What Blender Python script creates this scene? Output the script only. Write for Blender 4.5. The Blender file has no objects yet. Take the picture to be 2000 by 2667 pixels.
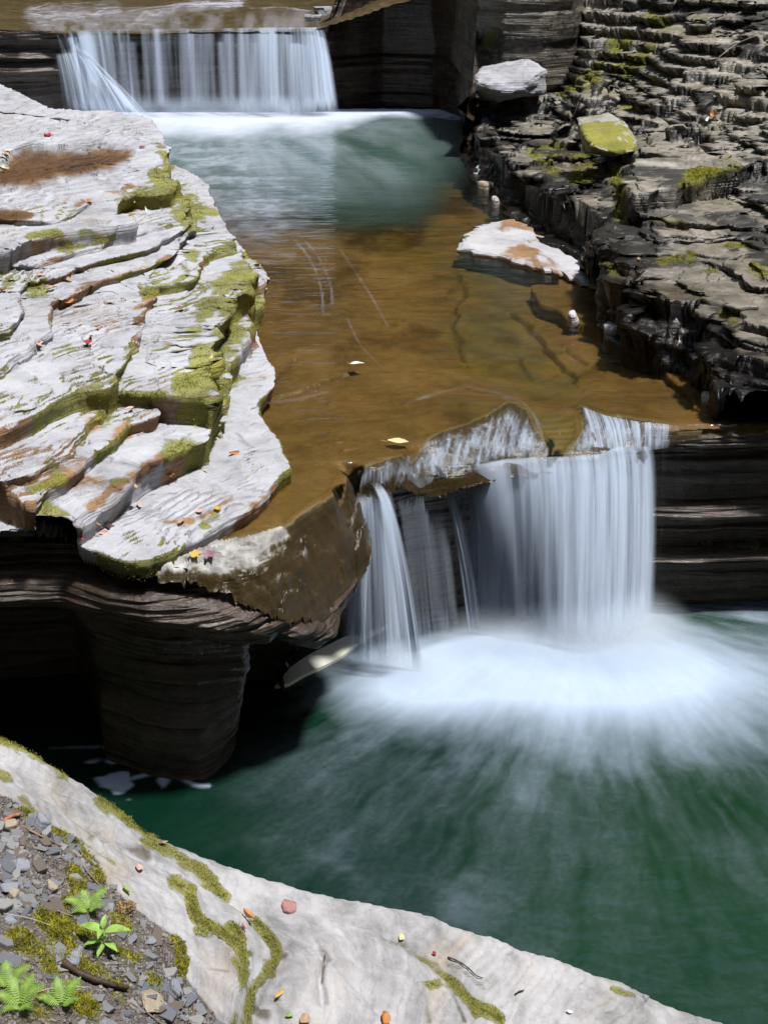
import bpy, math, random
import numpy as np
from mathutils import Vector, Matrix

random.seed(11)
rng = np.random.default_rng(7)
R = math.radians
S = bpy.context.scene
COL = S.collection

# ------------------------------------------------------------------ camera, sky, sun, exposure
CAMZ, PITCH, FPX = 4.35, R(25.0), 3473.0
cam_d = bpy.data.cameras.new('camera')
cam = bpy.data.objects.new('camera', cam_d)
COL.objects.link(cam)
cam.location = (0, 0, CAMZ)
cam.rotation_euler = (math.pi / 2 - PITCH, 0, 0)
cam_d.sensor_fit = 'VERTICAL'
cam_d.sensor_height = 24.0
cam_d.lens = 24.0 * FPX / 2667.0
cam_d.clip_start = 0.05
cam_d.clip_end = 500
S.camera = cam

SUN_EL, SUN_AZ = R(74), R(106)          # azimuth measured from +Y towards +X (high sun over the right bank)
w = bpy.data.worlds.new('World')
S.world = w
w.use_nodes = True
nt = w.node_tree
bg = nt.nodes['Background']
sky = nt.nodes.new('ShaderNodeTexSky')
sky.sky_type = 'NISHITA'
sky.sun_disc = False
sky.sun_elevation = SUN_EL
sky.sun_rotation = SUN_AZ
nt.links.new(sky.outputs[0], bg.inputs[0])
bg.inputs[1].default_value = 0.13
sd_ = bpy.data.lights.new('sun', 'SUN')
sd_.energy = 3.2
sd_.angle = R(5)
sd_.color = (1.0, 0.98, 0.955)
sun = bpy.data.objects.new('sun', sd_)
COL.objects.link(sun)
sdir = Vector((math.sin(SUN_AZ) * math.cos(SUN_EL), math.cos(SUN_AZ) * math.cos(SUN_EL), math.sin(SUN_EL)))
sun.rotation_euler = sdir.to_track_quat('Z', 'Y').to_euler()
sun.location = (6, 12, 20)
S.view_settings.view_transform = 'Standard'
S.view_settings.look = 'None'
S.view_settings.exposure = 0.82
S.view_settings.gamma = 1.0
S.render.engine = 'CYCLES'
S.cycles.use_denoising = True
S.cycles.max_bounces = 10
S.cycles.transparent_max_bounces = 24
S.cycles.volume_bounces = 3
S.cycles.caustics_reflective = False
S.cycles.caustics_refractive = False
S.cycles.sample_clamp_indirect = 4.0

# ------------------------------------------------------------------ pixel <-> world helpers
cP, sP = math.cos(PITCH), math.sin(PITCH)


def ray(px, py):
    a = (px - 1000.0) / FPX
    b = (1333.5 - py) / FPX
    return Vector((a, cP + b * sP, -sP + b * cP))


def at_z(px, py, z):
    d = ray(px, py)
    t = (z - CAMZ) / d.z
    return Vector((d.x * t, d.y * t, z))


def at_y(px, py, Y):
    d = ray(px, py)
    t = Y / d.y
    return Vector((d.x * t, Y, CAMZ + d.z * t))


def project(X, Y, Z):
    dz = Z - CAMZ
    dep = Y * cP - dz * sP
    up = Y * sP + dz * cP
    dep = np.maximum(dep, 0.1)
    return 1000 + FPX * X / dep, 1333.5 - FPX * up / dep


# ------------------------------------------------------------------ noise
def _h(ix, iy, iz, seed):
    n = (ix * 374761393 + iy * 668265263 + iz * 2147483647 + seed * 1274126177) & 0xffffffff
    n = ((n ^ (n >> 13)) * 1103515245) & 0xffffffff
    n = ((n ^ (n >> 15)) * 2246822519) & 0xffffffff
    return ((n ^ (n >> 16)) & 0xffffff) / float(0xffffff)


def vnoise(x, y, z=None, seed=0):
    if z is None:
        fx, fy = np.floor(x), np.floor(y)
        ix, iy = fx.astype(np.int64), fy.astype(np.int64)
        u, v = x - fx, y - fy
        u = u * u * (3 - 2 * u)
        v = v * v * (3 - 2 * v)
        a, b = _h(ix, iy, 0, seed), _h(ix + 1, iy, 0, seed)
        c, d = _h(ix, iy + 1, 0, seed), _h(ix + 1, iy + 1, 0, seed)
        return (a * (1 - u) + b * u) * (1 - v) + (c * (1 - u) + d * u) * v
    fx, fy, fz = np.floor(x), np.floor(y), np.floor(z)
    ix, iy, iz = fx.astype(np.int64), fy.astype(np.int64), fz.astype(np.int64)
    u, v, t = x - fx, y - fy, z - fz
    u = u * u * (3 - 2 * u)
    v = v * v * (3 - 2 * v)
    t = t * t * (3 - 2 * t)
    out = 0
    for k in (0, 1):
        a, b = _h(ix, iy, iz + k, seed), _h(ix + 1, iy, iz + k, seed)
        c, d = _h(ix, iy + 1, iz + k, seed), _h(ix + 1, iy + 1, iz + k, seed)
        q = (a * (1 - u) + b * u) * (1 - v) + (c * (1 - u) + d * u) * v
        out = out + q * (t if k else (1 - t))
    return out


def fbm(x, y, z=None, o=4, seed=0, g=0.5):
    s, a, n, f = 0, 1.0, 0, 1.0
    for i in range(o):
        s = s + a * vnoise(x * f, y * f, None if z is None else z * f, seed + i * 17)
        n += a
        a *= g
        f *= 2.03
    return s / n


def sstep(a, b, x):
    t = np.clip((x - a) / (b - a), 0, 1)
    return t * t * (3 - 2 * t)


# ------------------------------------------------------------------ geometry helpers
def poly_sd(X, Y, poly, pad=0.4):
    """signed distance to a closed polygon, positive inside; far outside is -9"""
    P = np.array(poly, dtype=np.float64)
    sh = X.shape
    x, y = X.ravel(), Y.ravel()
    m = (x > P[:, 0].min() - pad) & (x < P[:, 0].max() + pad) & (y > P[:, 1].min() - pad) & (y < P[:, 1].max() + pad)
    xs, ys = x[m].astype(np.float32), y[m].astype(np.float32)
    d2 = np.full(xs.shape, 1e9, np.float32)
    ins = np.zeros(xs.shape, bool)
    n = len(P)
    for i in range(n):
        ax, ay = P[i]
        bx, by = P[(i + 1) % n]
        ex, ey = bx - ax, by - ay
        L = ex * ex + ey * ey + 1e-12
        t = np.clip(((xs - ax) * ex + (ys - ay) * ey) / L, 0, 1)
        dx, dy = xs - ax - t * ex, ys - ay - t * ey
        np.minimum(d2, dx * dx + dy * dy, out=d2)
        if ay != by:
            c = ((ay > ys) != (by > ys)) & (xs < (bx - ax) * (ys - ay) / (by - ay) + ax)
            ins ^= c
    out = np.full(x.shape, -9.0)
    d = np.sqrt(d2)
    out[m] = np.where(ins, d, -d)
    return out.reshape(sh)


def line_d(X, Y, pts, pad=1e9):
    """distance to a polyline and side sign (positive on its left)"""
    d2 = np.full(X.shape, 1e12)
    sg = np.zeros(X.shape)
    for (ax, ay), (bx, by) in zip(pts[:-1], pts[1:]):
        ex, ey = bx - ax, by - ay
        L = ex * ex + ey * ey + 1e-12
        t = np.clip(((X - ax) * ex + (Y - ay) * ey) / L, 0, 1)
        dx, dy = X - ax - t * ex, Y - ay - t * ey
        d = dx * dx + dy * dy
        b = d < d2
        d2 = np.where(b, d, d2)
        sg = np.where(b, np.sign(ex * dy - ey * dx), sg)
    return np.sqrt(d2), sg


MQ = 0.12


def tps_fit(P, v, reg=1e-3):
    P = np.array(P, float)
    v = np.array(v, float)
    n = len(P)
    d = np.hypot(P[:, None, 0] - P[None, :, 0], P[:, None, 1] - P[None, :, 1])
    K = -np.sqrt(d * d + MQ * MQ) - reg * np.eye(n)
    Q = np.c_[np.ones(n), P]
    A = np.zeros((n + 3, n + 3))
    A[:n, :n] = K
    A[:n, n:] = Q
    A[n:, :n] = Q.T
    c = np.linalg.solve(A, np.r_[v, 0, 0, 0])
    return P, c


def tps_eval(fit, X, Y):
    P, c = fit
    sh = X.shape
    x, y = X.ravel(), Y.ravel()
    out = c[-3] + c[-2] * x + c[-1] * y
    for i in range(len(P)):
        d2 = (x - P[i, 0]) ** 2 + (y - P[i, 1]) ** 2
        out -= c[i] * np.sqrt(d2 + MQ * MQ)
    return out.reshape(sh)


def tps_px(pts, reg=1e-3):
    W = [at_z(*p) for p in pts]
    return tps_fit([(q.x, q.y) for q in W], [p[2] for p in pts], reg)


def plane_fit(W):
    A = np.array([(1, q.x, q.y) for q in W])
    z = np.array([q.z for q in W])
    if z.max() - z.min() < 1e-6:
        return np.array([z[0], 0, 0])
    return np.linalg.lstsq(A, z, rcond=None)[0]


def fan_grid(s0, s1, ns, y0, y1, ny, k=1.2):
    s = np.linspace(s0, s1, ns)
    y = np.geomspace(y0, y1, ny)
    Sg, Yg = np.meshgrid(s, y)
    return Sg * (Yg + k), Yg


def link(o, mat=None, parent=None):
    COL.objects.link(o)
    if mat is not None:
        o.data.materials.append(mat)
    if parent is not None:
        o.parent = parent
    return o


def np_mesh(name, V, F, mat, attrs=None, parent=None, smooth=True, mats=None):
    """V (n,3) F (m,4 or 3) -> object"""
    V = np.asarray(V, np.float32)
    F = np.asarray(F, np.int32)
    me = bpy.data.meshes.new(name)
    me.vertices.add(len(V))
    me.vertices.foreach_set('co', V.ravel())
    k = F.shape[1]
    me.loops.add(F.size)
    me.loops.foreach_set('vertex_index', F.ravel())
    me.polygons.add(len(F))
    me.polygons.foreach_set('loop_start', np.arange(0, F.size, k, dtype=np.int32))
    me.polygons.foreach_set('loop_total', np.full(len(F), k, np.int32))
    me.polygons.foreach_set('use_smooth', np.full(len(F), smooth, bool))
    for an, av in (attrs or {}).items():
        a = me.attributes.new(an, 'FLOAT', 'POINT')
        a.data.foreach_set('value', np.asarray(av, np.float32).ravel())
    me.update(calc_edges=True)
    me.validate()
    return link(bpy.data.objects.new(name, me), mat, parent)


def grid_mesh(name, X, Y, Z, mat, keep=None, attrs=None, parent=None, flip=False):
    r, c = X.shape
    idx = np.arange(r * c).reshape(r, c)
    F = np.stack([idx[:-1, :-1], idx[:-1, 1:], idx[1:, 1:], idx[1:, :-1]], -1).reshape(-1, 4)
    if keep is not None:
        k = keep
        kf = (k[:-1, :-1] & k[:-1, 1:] & k[1:, 1:] & k[1:, :-1]).ravel()
        F = F[kf]
    if flip:
        F = F[:, ::-1]
    V = np.stack([X.ravel(), Y.ravel(), Z.ravel()], -1)
    used = np.zeros(len(V), bool)
    used[F.ravel()] = True
    mp = np.cumsum(used) - 1
    at = {k2: np.asarray(v).ravel()[used] for k2, v in (attrs or {}).items()}
    return np_mesh(name, V[used], mp[F], mat, at, parent)


def py_mesh(name, V, F, mat, parent=None, smooth=False):
    me = bpy.data.meshes.new(name)
    me.from_pydata([tuple(v) for v in V], [], F)
    if smooth:
        me.polygons.foreach_set('use_smooth', [True] * len(me.polygons))
    me.update()
    return link(bpy.data.objects.new(name, me), mat, parent)


def tag(o, label=None, cat=None, group=None, kind=None):
    if label:
        o['label'] = label
    if cat:
        o['category'] = cat
    if group:
        o['group'] = group
    if kind:
        o['kind'] = kind
    return o


# ------------------------------------------------------------------ materials
class N:
    """tiny node-tree writer"""

    def __init__(self, name):
        self.m = bpy.data.materials.new(name)
        self.m.use_nodes = True
        self.t = self.m.node_tree
        self.t.nodes.clear()
        self.out = self.t.nodes.new('ShaderNodeOutputMaterial')

    def n(self, typ, **kw):
        nd = self.t.nodes.new('ShaderNode' + typ)
        ins = kw.pop('ins', {})
        for k, v in kw.items():
            setattr(nd, k, v)
        for k, v in ins.items():
            self.set(nd.inputs[k], v)
        return nd

    def set(self, sock, v):
        if isinstance(v, bpy.types.NodeSocket):
            self.t.links.new(v, sock)
        elif isinstance(v, (tuple, list)) and len(v) == 3 and sock.type == 'RGBA':
            sock.default_value = (*v, 1)
        else:
            sock.default_value = v

    def attr(self, name):
        return self.n('Attribute', attribute_name=name).outputs['Fac']

    def pos(self, scale=(1, 1, 1), loc=(0, 0, 0)):
        tc = self.n('TexCoord')
        mp = self.n('Mapping', ins={'Vector': tc.outputs['Object'], 'Scale': scale, 'Location': loc})
        return mp.outputs[0]

    def noise(self, vec, scale=1.0, detail=5.0, rough=0.55, dist=0.0):
        return self.n('TexNoise', ins={'Vector': vec, 'Scale': scale, 'Detail': detail, 'Roughness': rough, 'Distortion': dist}).outputs['Fac']

    def math(self, op, a, b=None, c=None, clamp=False):
        nd = self.n('Math', operation=op, use_clamp=clamp)
        self.set(nd.inputs[0], a)
        if b is not None:
            self.set(nd.inputs[1], b)
        if c is not None:
            self.set(nd.inputs[2], c)
        return nd.outputs[0]

    def maprange(self, v, a, b, c=0.0, d=1.0):
        nd = self.n('MapRange', interpolation_type='SMOOTHSTEP')
        for i, x in enumerate((v, a, b, c, d)):
            self.set(nd.inputs[i], x)
        return nd.outputs[0]

    def mix(self, f, a, b, mode='MIX'):
        nd = self.n('Mix', data_type='RGBA', blend_type=mode)
        self.set(nd.inputs[0], f)
        self.set(nd.inputs[6], a)
        self.set(nd.inputs[7], b)
        return nd.outputs[2]

    def mixs(self, f, a, b):
        nd = self.n('MixShader')
        self.set(nd.inputs[0], f)
        self.t.links.new(a, nd.inputs[1])
        self.t.links.new(b, nd.inputs[2])
        return nd.outputs[0]

    def bump(self, h, dist, strength=1.0, normal=None):
        nd = self.n('Bump', ins={'Height': h, 'Distance': dist, 'Strength': strength})
        if normal is not None:
            self.t.links.new(normal, nd.inputs['Normal'])
        return nd.outputs[0]

    def done(self, shader, vol=None):
        if shader is not None:
            self.t.links.new(shader, self.out.inputs[0])
        if vol is not None:
            self.t.links.new(vol, self.out.inputs[1])
        return self.m


def rock_mat(name, dark, mid, light, strata=60.0, rough=0.7, bump=1.0, warm=(0.30, 0.20, 0.10), warm_amt=0.35, spec=0.35,
             mossA=(0.12, 0.115, 0.025), mossB=(0.32, 0.32, 0.045), silt_c=(0.17, 0.085, 0.025), strata_col=0.5, str_d=0.016):
    b = N(name)
    p = b.pos()
    ps = b.pos((1.6, 1.6, strata))
    lam = b.noise(ps, 1.0, 7.0, 0.62, 0.25)
    blot = b.noise(p, 2.2, 8.0, 0.62, 0.4)
    med = b.noise(p, 11.0, 6.0, 0.6, 0.3)
    grain = b.noise(p, 70.0, 5.0, 0.65)
    t = b.math('ADD', b.math('MULTIPLY', lam, strata_col), b.math('MULTIPLY', blot, 0.45))
    t = b.math('ADD', t, b.math('MULTIPLY', med, 0.35))
    ramp = b.n('ValToRGB')
    ramp.color_ramp.elements[0].position = 0.40
    ramp.color_ramp.elements[0].color = (*dark, 1)
    ramp.color_ramp.elements[1].position = 0.85
    ramp.color_ramp.elements[1].color = (*light, 1)
    e = ramp.color_ramp.elements.new(0.60)
    e.color = (*mid, 1)
    b.set(ramp.inputs[0], t)
    c = ramp.outputs[0]
    wn = b.noise(b.pos((1, 1, 6), (3.1, 7.7, 1.3)), 1.7, 6.0, 0.6, 0.5)
    c = b.mix(b.math('MULTIPLY', b.maprange(wn, 0.52, 0.72), warm_amt), c, warm)
    c = b.mix(b.math('MULTIPLY', b.maprange(grain, 0.55, 0.8), 0.22), c, (0.75, 0.75, 0.78))
    c = b.mix(b.math('MULTIPLY', b.maprange(grain, 0.45, 0.2), 0.35), c, (0.03, 0.03, 0.03))
    # silt and iron stain; on the dark shale algae and painted riser shade
    silt = b.attr('silt')
    sf = b.maprange(b.math('ADD', silt, b.math('MULTIPLY', b.math('SUBTRACT', med, 0.5), 0.7)), 0.3, 0.75)
    siltc = b.mix(b.maprange(blot, 0.35, 0.7), silt_c, tuple(min(1, k * 1.9) for k in silt_c))
    c = b.mix(b.math('MULTIPLY', sf, 0.9), c, siltc)
    # moss
    moss = b.attr('moss')
    fine = b.noise(p, 120.0, 4.0, 0.7)
    mf = b.maprange(b.math('ADD', moss, b.math('MULTIPLY', b.math('SUBTRACT', b.math('ADD', b.math('MULTIPLY', med, 0.6), b.math('MULTIPLY', fine, 0.4)), 0.5), 1.1)), 0.36, 0.62)
    mc = b.mix(b.maprange(b.math('ADD', b.math('MULTIPLY', fine, 0.5), b.math('MULTIPLY', blot, 0.5)), 0.36, 0.66), mossA, mossB)
    c = b.mix(b.math('MULTIPLY', mf, 0.88), c, mc)
    pale = b.attr('pale')
    pf = b.maprange(b.math('ADD', pale, b.math('MULTIPLY', b.math('SUBTRACT', med, 0.5), 0.6)), 0.35, 0.75)
    c = b.mix(pf, c, b.mix(b.maprange(t, 0.45, 0.8), (0.16, 0.15, 0.135), (0.52, 0.51, 0.49)))
    # wet film
    wet = b.attr('wet')
    c = b.mix(wet, c, b.mix(1.0, c, (0.34, 0.30, 0.27), 'MULTIPLY'))
    rg = b.math('SUBTRACT', rough, b.math('MULTIPLY', wet, rough - 0.16))
    rg = b.math('MAXIMUM', rg, b.math('MULTIPLY', mf, 0.85))
    h = b.math('ADD', b.math('MULTIPLY', lam, 1.0), b.math('MULTIPLY', med, 0.35))
    n1 = b.bump(h, str_d, 0.9 * bump)
    n2 = b.bump(b.math('ADD', grain, b.math('MULTIPLY', b.math('MULTIPLY', fine, mf), 2.5)), 0.004, 0.8 * bump, n1)
    pr = b.n('BsdfPrincipled', ins={'Base Color': c, 'Roughness': rg, 'Normal': n2, 'Specular IOR Level': spec})
    return b.done(pr.outputs[0])


M_left = rock_mat('pale_shale', (0.10, 0.098, 0.098), (0.34, 0.34, 0.36), (0.51, 0.51, 0.545), strata=75, str_d=0.03, warm=(0.34, 0.27, 0.18), warm_amt=0.28)
M_fore = rock_mat('pale_limestone', (0.15, 0.145, 0.14), (0.38, 0.37, 0.375), (0.56, 0.54, 0.55), strata=28, warm=(0.36, 0.29, 0.20), warm_amt=0.5, strata_col=0.3, str_d=0.012, silt_c=(0.062, 0.050, 0.036))
M_right = rock_mat('dark_shale', (0.03, 0.028, 0.024), (0.185, 0.165, 0.13), (0.47, 0.43, 0.355), strata=70, rough=0.45, silt_c=(0.014, 0.013, 0.012), warm=(0.24, 0.19, 0.10), warm_amt=0.4, bump=1.2,  # near-black silt_c: algae, and the shade painted on risers
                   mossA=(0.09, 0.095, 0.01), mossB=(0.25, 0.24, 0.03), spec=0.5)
M_bed = rock_mat('silted_bedrock', (0.048, 0.040, 0.018), (0.110, 0.086, 0.036), (0.20, 0.158, 0.078), strata=22, rough=0.6, str_d=0.010, warm=(0.145, 0.088, 0.030), warm_amt=0.6, silt_c=(0.085, 0.072, 0.016))
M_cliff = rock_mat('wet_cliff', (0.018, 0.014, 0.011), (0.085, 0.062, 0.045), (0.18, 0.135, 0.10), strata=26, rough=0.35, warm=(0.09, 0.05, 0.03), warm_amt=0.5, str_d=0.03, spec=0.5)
M_gorge = rock_mat('gorge_rock', (0.02, 0.022, 0.016), (0.06, 0.06, 0.05), (0.12, 0.12, 0.10), strata=3, rough=0.8)


def water_fall_mat(name, tint=(0.84, 0.90, 0.985)):
    b = N(name)
    al = b.attr('alpha')
    nv = b.n('CombineXYZ', ins={0: 0.25, 1: -0.55, 2: 0.80}).outputs[0]      # aerated water scatters like a cloud of drops, not like a sheet
    d = b.n('BsdfDiffuse', ins={'Color': tint, 'Normal': nv})
    t = b.n('BsdfTranslucent', ins={'Color': tint})
    s = b.mixs(0.35, d.outputs[0], t.outputs[0])
    tr = b.n('BsdfTransparent')
    return b.done(b.mixs(al, tr.outputs[0], s))


M_fall = water_fall_mat('falling_water', (0.60, 0.69, 0.83))
M_veil = water_fall_mat('water_film', (0.50, 0.49, 0.54))


def stream_mat():
    b = N('stream_water')
    foam, deep = b.attr('foam'), b.attr('deep')
    p = b.pos((2.0, 7.0, 1.0))
    p2 = b.pos((7.0, 16.0, 1.0))
    h = b.math('ADD', b.noise(p, 1.0, 4.0, 0.5, 0.6), b.math('MULTIPLY', b.noise(p2, 1.0, 3.0, 0.5, 0.4), 0.35))
    nrm = b.bump(h, 0.026, 0.6)
    tint = b.mix(deep, (0.93, 0.80, 0.58), (0.10, 0.30, 0.20))
    tr = b.n('BsdfTransparent', ins={'Color': tint})
    body = b.n('BsdfDiffuse', ins={'Color': (0.065, 0.115, 0.095)})
    s = b.mixs(b.math('MULTIPLY', deep, 0.8), tr.outputs[0], body.outputs[0])
    gl = b.n('BsdfGlossy', ins={'Color': (1, 1, 1), 'Roughness': 0.12, 'Normal': nrm})
    fr = b.n('Fresnel', ins={'IOR': 1.33, 'Normal': nrm})
    s = b.mixs(b.math('MULTIPLY', fr.outputs[0], 1.0), s, gl.outputs[0])
    fo = b.n('BsdfDiffuse', ins={'Color': (0.46, 0.50, 0.57)})
    return b.done(b.mixs(foam, s, fo.outputs[0]))


M_stream = stream_mat()


def pool_mat():
    b = N('pool_water')
    foam, deep = b.attr('foam'), b.attr('deep')
    p = b.pos((5.0, 9.0, 1.0))
    nrm = b.bump(b.noise(p, 1.0, 4.0, 0.5, 0.5), 0.012, 0.5)
    c = b.mix(deep, (0.008, 0.032, 0.013), (0.002, 0.017, 0.0095))
    body = b.n('BsdfPrincipled', ins={'Base Color': c, 'Roughness': 0.14, 'Normal': nrm, 'IOR': 1.33})
    fo = b.n('BsdfDiffuse', ins={'Color': (0.39, 0.47, 0.58)})
    return b.done(b.mixs(foam, body.outputs[0], fo.outputs[0]))


M_pool = pool_mat()


def plain(name, col, rough=0.6, var=0.35, scale=30.0, bump=0.0, col2=None, trans=0.0, spec=0.3):
    b = N(name)
    p = b.pos()
    nz = b.noise(p, scale, 5.0, 0.6, 0.3)
    lo = tuple(k * (1 - var) for k in col)
    hi = col2 or tuple(min(1, k * (1 + var)) for k in col)
    c = b.mix(b.maprange(nz, 0.3, 0.7), lo, hi)
    ins = {'Base Color': c, 'Roughness': rough, 'Specular IOR Level': spec}
    if bump:
        ins['Normal'] = b.bump(nz, bump, 0.8)
    pr = b.n('BsdfPrincipled', ins=ins)
    if trans:
        tl = b.n('BsdfTranslucent', ins={'Color': c})
        return b.done(b.mixs(trans, pr.outputs[0], tl.outputs[0]))
    return b.done(pr.outputs[0])


# ------------------------------------------------------------------ slab terrain
def add_slab(X, Y, Z, SX, SY, pts, zdef, wd=0.06, warp=0.03, seed=0, und=0.0, world=False, steps=2, over=0.95, spread=0.03, fl=0.5):
    """raise the height field to a bedding slab whose outline is given; the rim becomes a steep, slightly overhanging riser"""
    if world:
        W = [Vector((p[0], p[1], p[2] if len(p) > 2 else zdef)) for p in pts]
    else:
        W = [at_z(p[0], p[1], p[2] if len(p) > 2 else zdef) for p in pts]
    poly = [(q.x, q.y) for q in W]
    pl = plane_fit(W)
    wx = (fbm(X * 3.1, Y * 3.1, o=4, seed=seed + 5, g=0.55) - 0.5) * warp * 3 + (vnoise(X * 22, Y * 22, seed=seed + 9) - 0.5) * warp * fl
    wy = (fbm(X * 3.1, Y * 3.1, o=4, seed=seed + 55, g=0.55) - 0.5) * warp * 3 + (vnoise(X * 22, Y * 22, seed=seed + 19) - 0.5) * warp * fl
    s = poly_sd(X + wx, Y + wy, poly)
    zs = pl[0] + pl[1] * X + pl[2] * Y
    if und:
        zs = zs + (fbm(X * 1.4, Y * 1.4, o=4, seed=seed + 3) - 0.5) * und
    gyx, gyy = np.gradient(X), np.gradient(Y)
    det = gyx[1] * gyy[0] - gyx[0] * gyy[1]
    det = np.where(np.abs(det) < 1e-12, 1e-12, det)
    Z0 = Z
    rise0 = np.maximum(0, zs - Z0)
    fr = np.sort(np.r_[np.clip((np.arange(1, steps) + rng.uniform(-.3, .3, steps - 1)) / steps, .08, .95), 1.0])
    s_out = s
    for l in range(steps):
        nzl = (fbm(X * 2.3, Y * 2.3, o=3, seed=seed + 200 + l * 7, g=0.5) - 0.5) * spread * 2.6
        sl = s - spread * l * 0.55 + (nzl if l else 0)
        wl = wd / max(1, steps) ** 0.5
        tgt = Z0 + rise0 * fr[l]
        t = np.clip(sl / wl, 0, 1)
        rise = np.maximum(0, tgt - Z)
        on = (sl > 0) & (s > 0) & (rise > 0.0005)
        pr = t * t * (3 - 2 * t) * 0.5 + t * 0.5
        gy, gx = np.gradient(sl)
        dsx = (gx * gyy[0] - gy * gyy[1]) / det
        dsy = (gy * gyx[1] - gx * gyx[0]) / det
        L = np.sqrt(dsx ** 2 + dsy ** 2) + 1e-6
        k = np.minimum(sl, wl) * over * np.clip(1 - (sl - wl) / (2.5 * wl), 0, 1) * np.clip(rise / 0.02, 0, 1)
        k = np.where(on, k, 0)
        SX -= dsx / L * k
        SY -= dsy / L * k
        Z = np.where(on, Z + rise * pr, Z)
    return Z, s_out


def micro_terrace(Z, X, Y, h, amt, seed):
    q = (Z + (fbm(X * 2.0, Y * 2.0, o=5, seed=seed) - 0.5) * h * 3) / h
    f = np.floor(q)
    t = (f + sstep(0.72, 1.0, q - f)) * h
    return Z + (t - q * h) * amt


def smooth_line(pts, k=5):
    P = [np.array(p, float) for p in pts]
    out = []
    for i in range(len(P) - 1):
        p0, p1, p2, p3 = P[max(i - 1, 0)], P[i], P[i + 1], P[min(i + 2, len(P) - 1)]
        for t in np.linspace(0, 1, k + 1)[:-1]:
            out.append(tuple(0.5 * (2 * p1 + (p2 - p0) * t + (2 * p0 - 5 * p1 + 4 * p2 - p3) * t * t + (3 * p1 - p0 - 3 * p2 + p3) * t ** 3)))
    out.append(tuple(P[-1]))
    return out


def paint(U, Vp, strokes, X, Y, rough=0.5, seed=3):
    """mask from strokes [(points, radius)] laid on the surface, broken up by noise in world space"""
    out = np.zeros(U.shape)
    jit = (fbm(X * 6, Y * 6, o=6, seed=seed, g=0.68) - 0.5) * 2.6
    for pts, rad, *st in strokes:
        amt = st[0] if st else 1.0
        xs = [p[0] for p in pts]
        ys = [p[1] for p in pts]
        m = (U > min(xs) - 2.2 * rad) & (U < max(xs) + 2.2 * rad) & (Vp > min(ys) - 2.2 * rad) & (Vp < max(ys) + 2.2 * rad)
        if not m.any():
            continue
        if len(pts) > 2:
            pts = smooth_line(pts)
        if len(pts) == 1:
            d = np.hypot(U[m] - pts[0][0], (Vp[m] - pts[0][1]) * 1.4)
        else:
            d, _ = line_d(U[m], Vp[m], pts)
        v = np.clip(1.05 - 0.62 * d / rad + jit[m] * rough * 1.15, 0, 1) * amt
        out[m] = np.maximum(out[m], v)
    return out * (0.42 + 0.85 * sstep(0.30, 0.62, fbm(X * 2.6, Y * 2.6, o=3, seed=seed + 90))) * (0.72 + 0.42 * sstep(0.35, 0.6, fbm(X * 15, Y * 15, o=3, seed=seed + 95)))


def paint_poly(U, Vp, poly, soft, X, Y, rough=0.6, seed=5):
    jit = (fbm(X * 6, Y * 6, o=4, seed=seed) - 0.5) * 2 * soft * rough
    s = poly_sd(U, Vp, poly, pad=soft * 3)
    return np.where(s > -8.9, np.clip((s + jit) / soft + 0.5, 0, 1), 0) if s.max() < 1e5 else s


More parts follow.
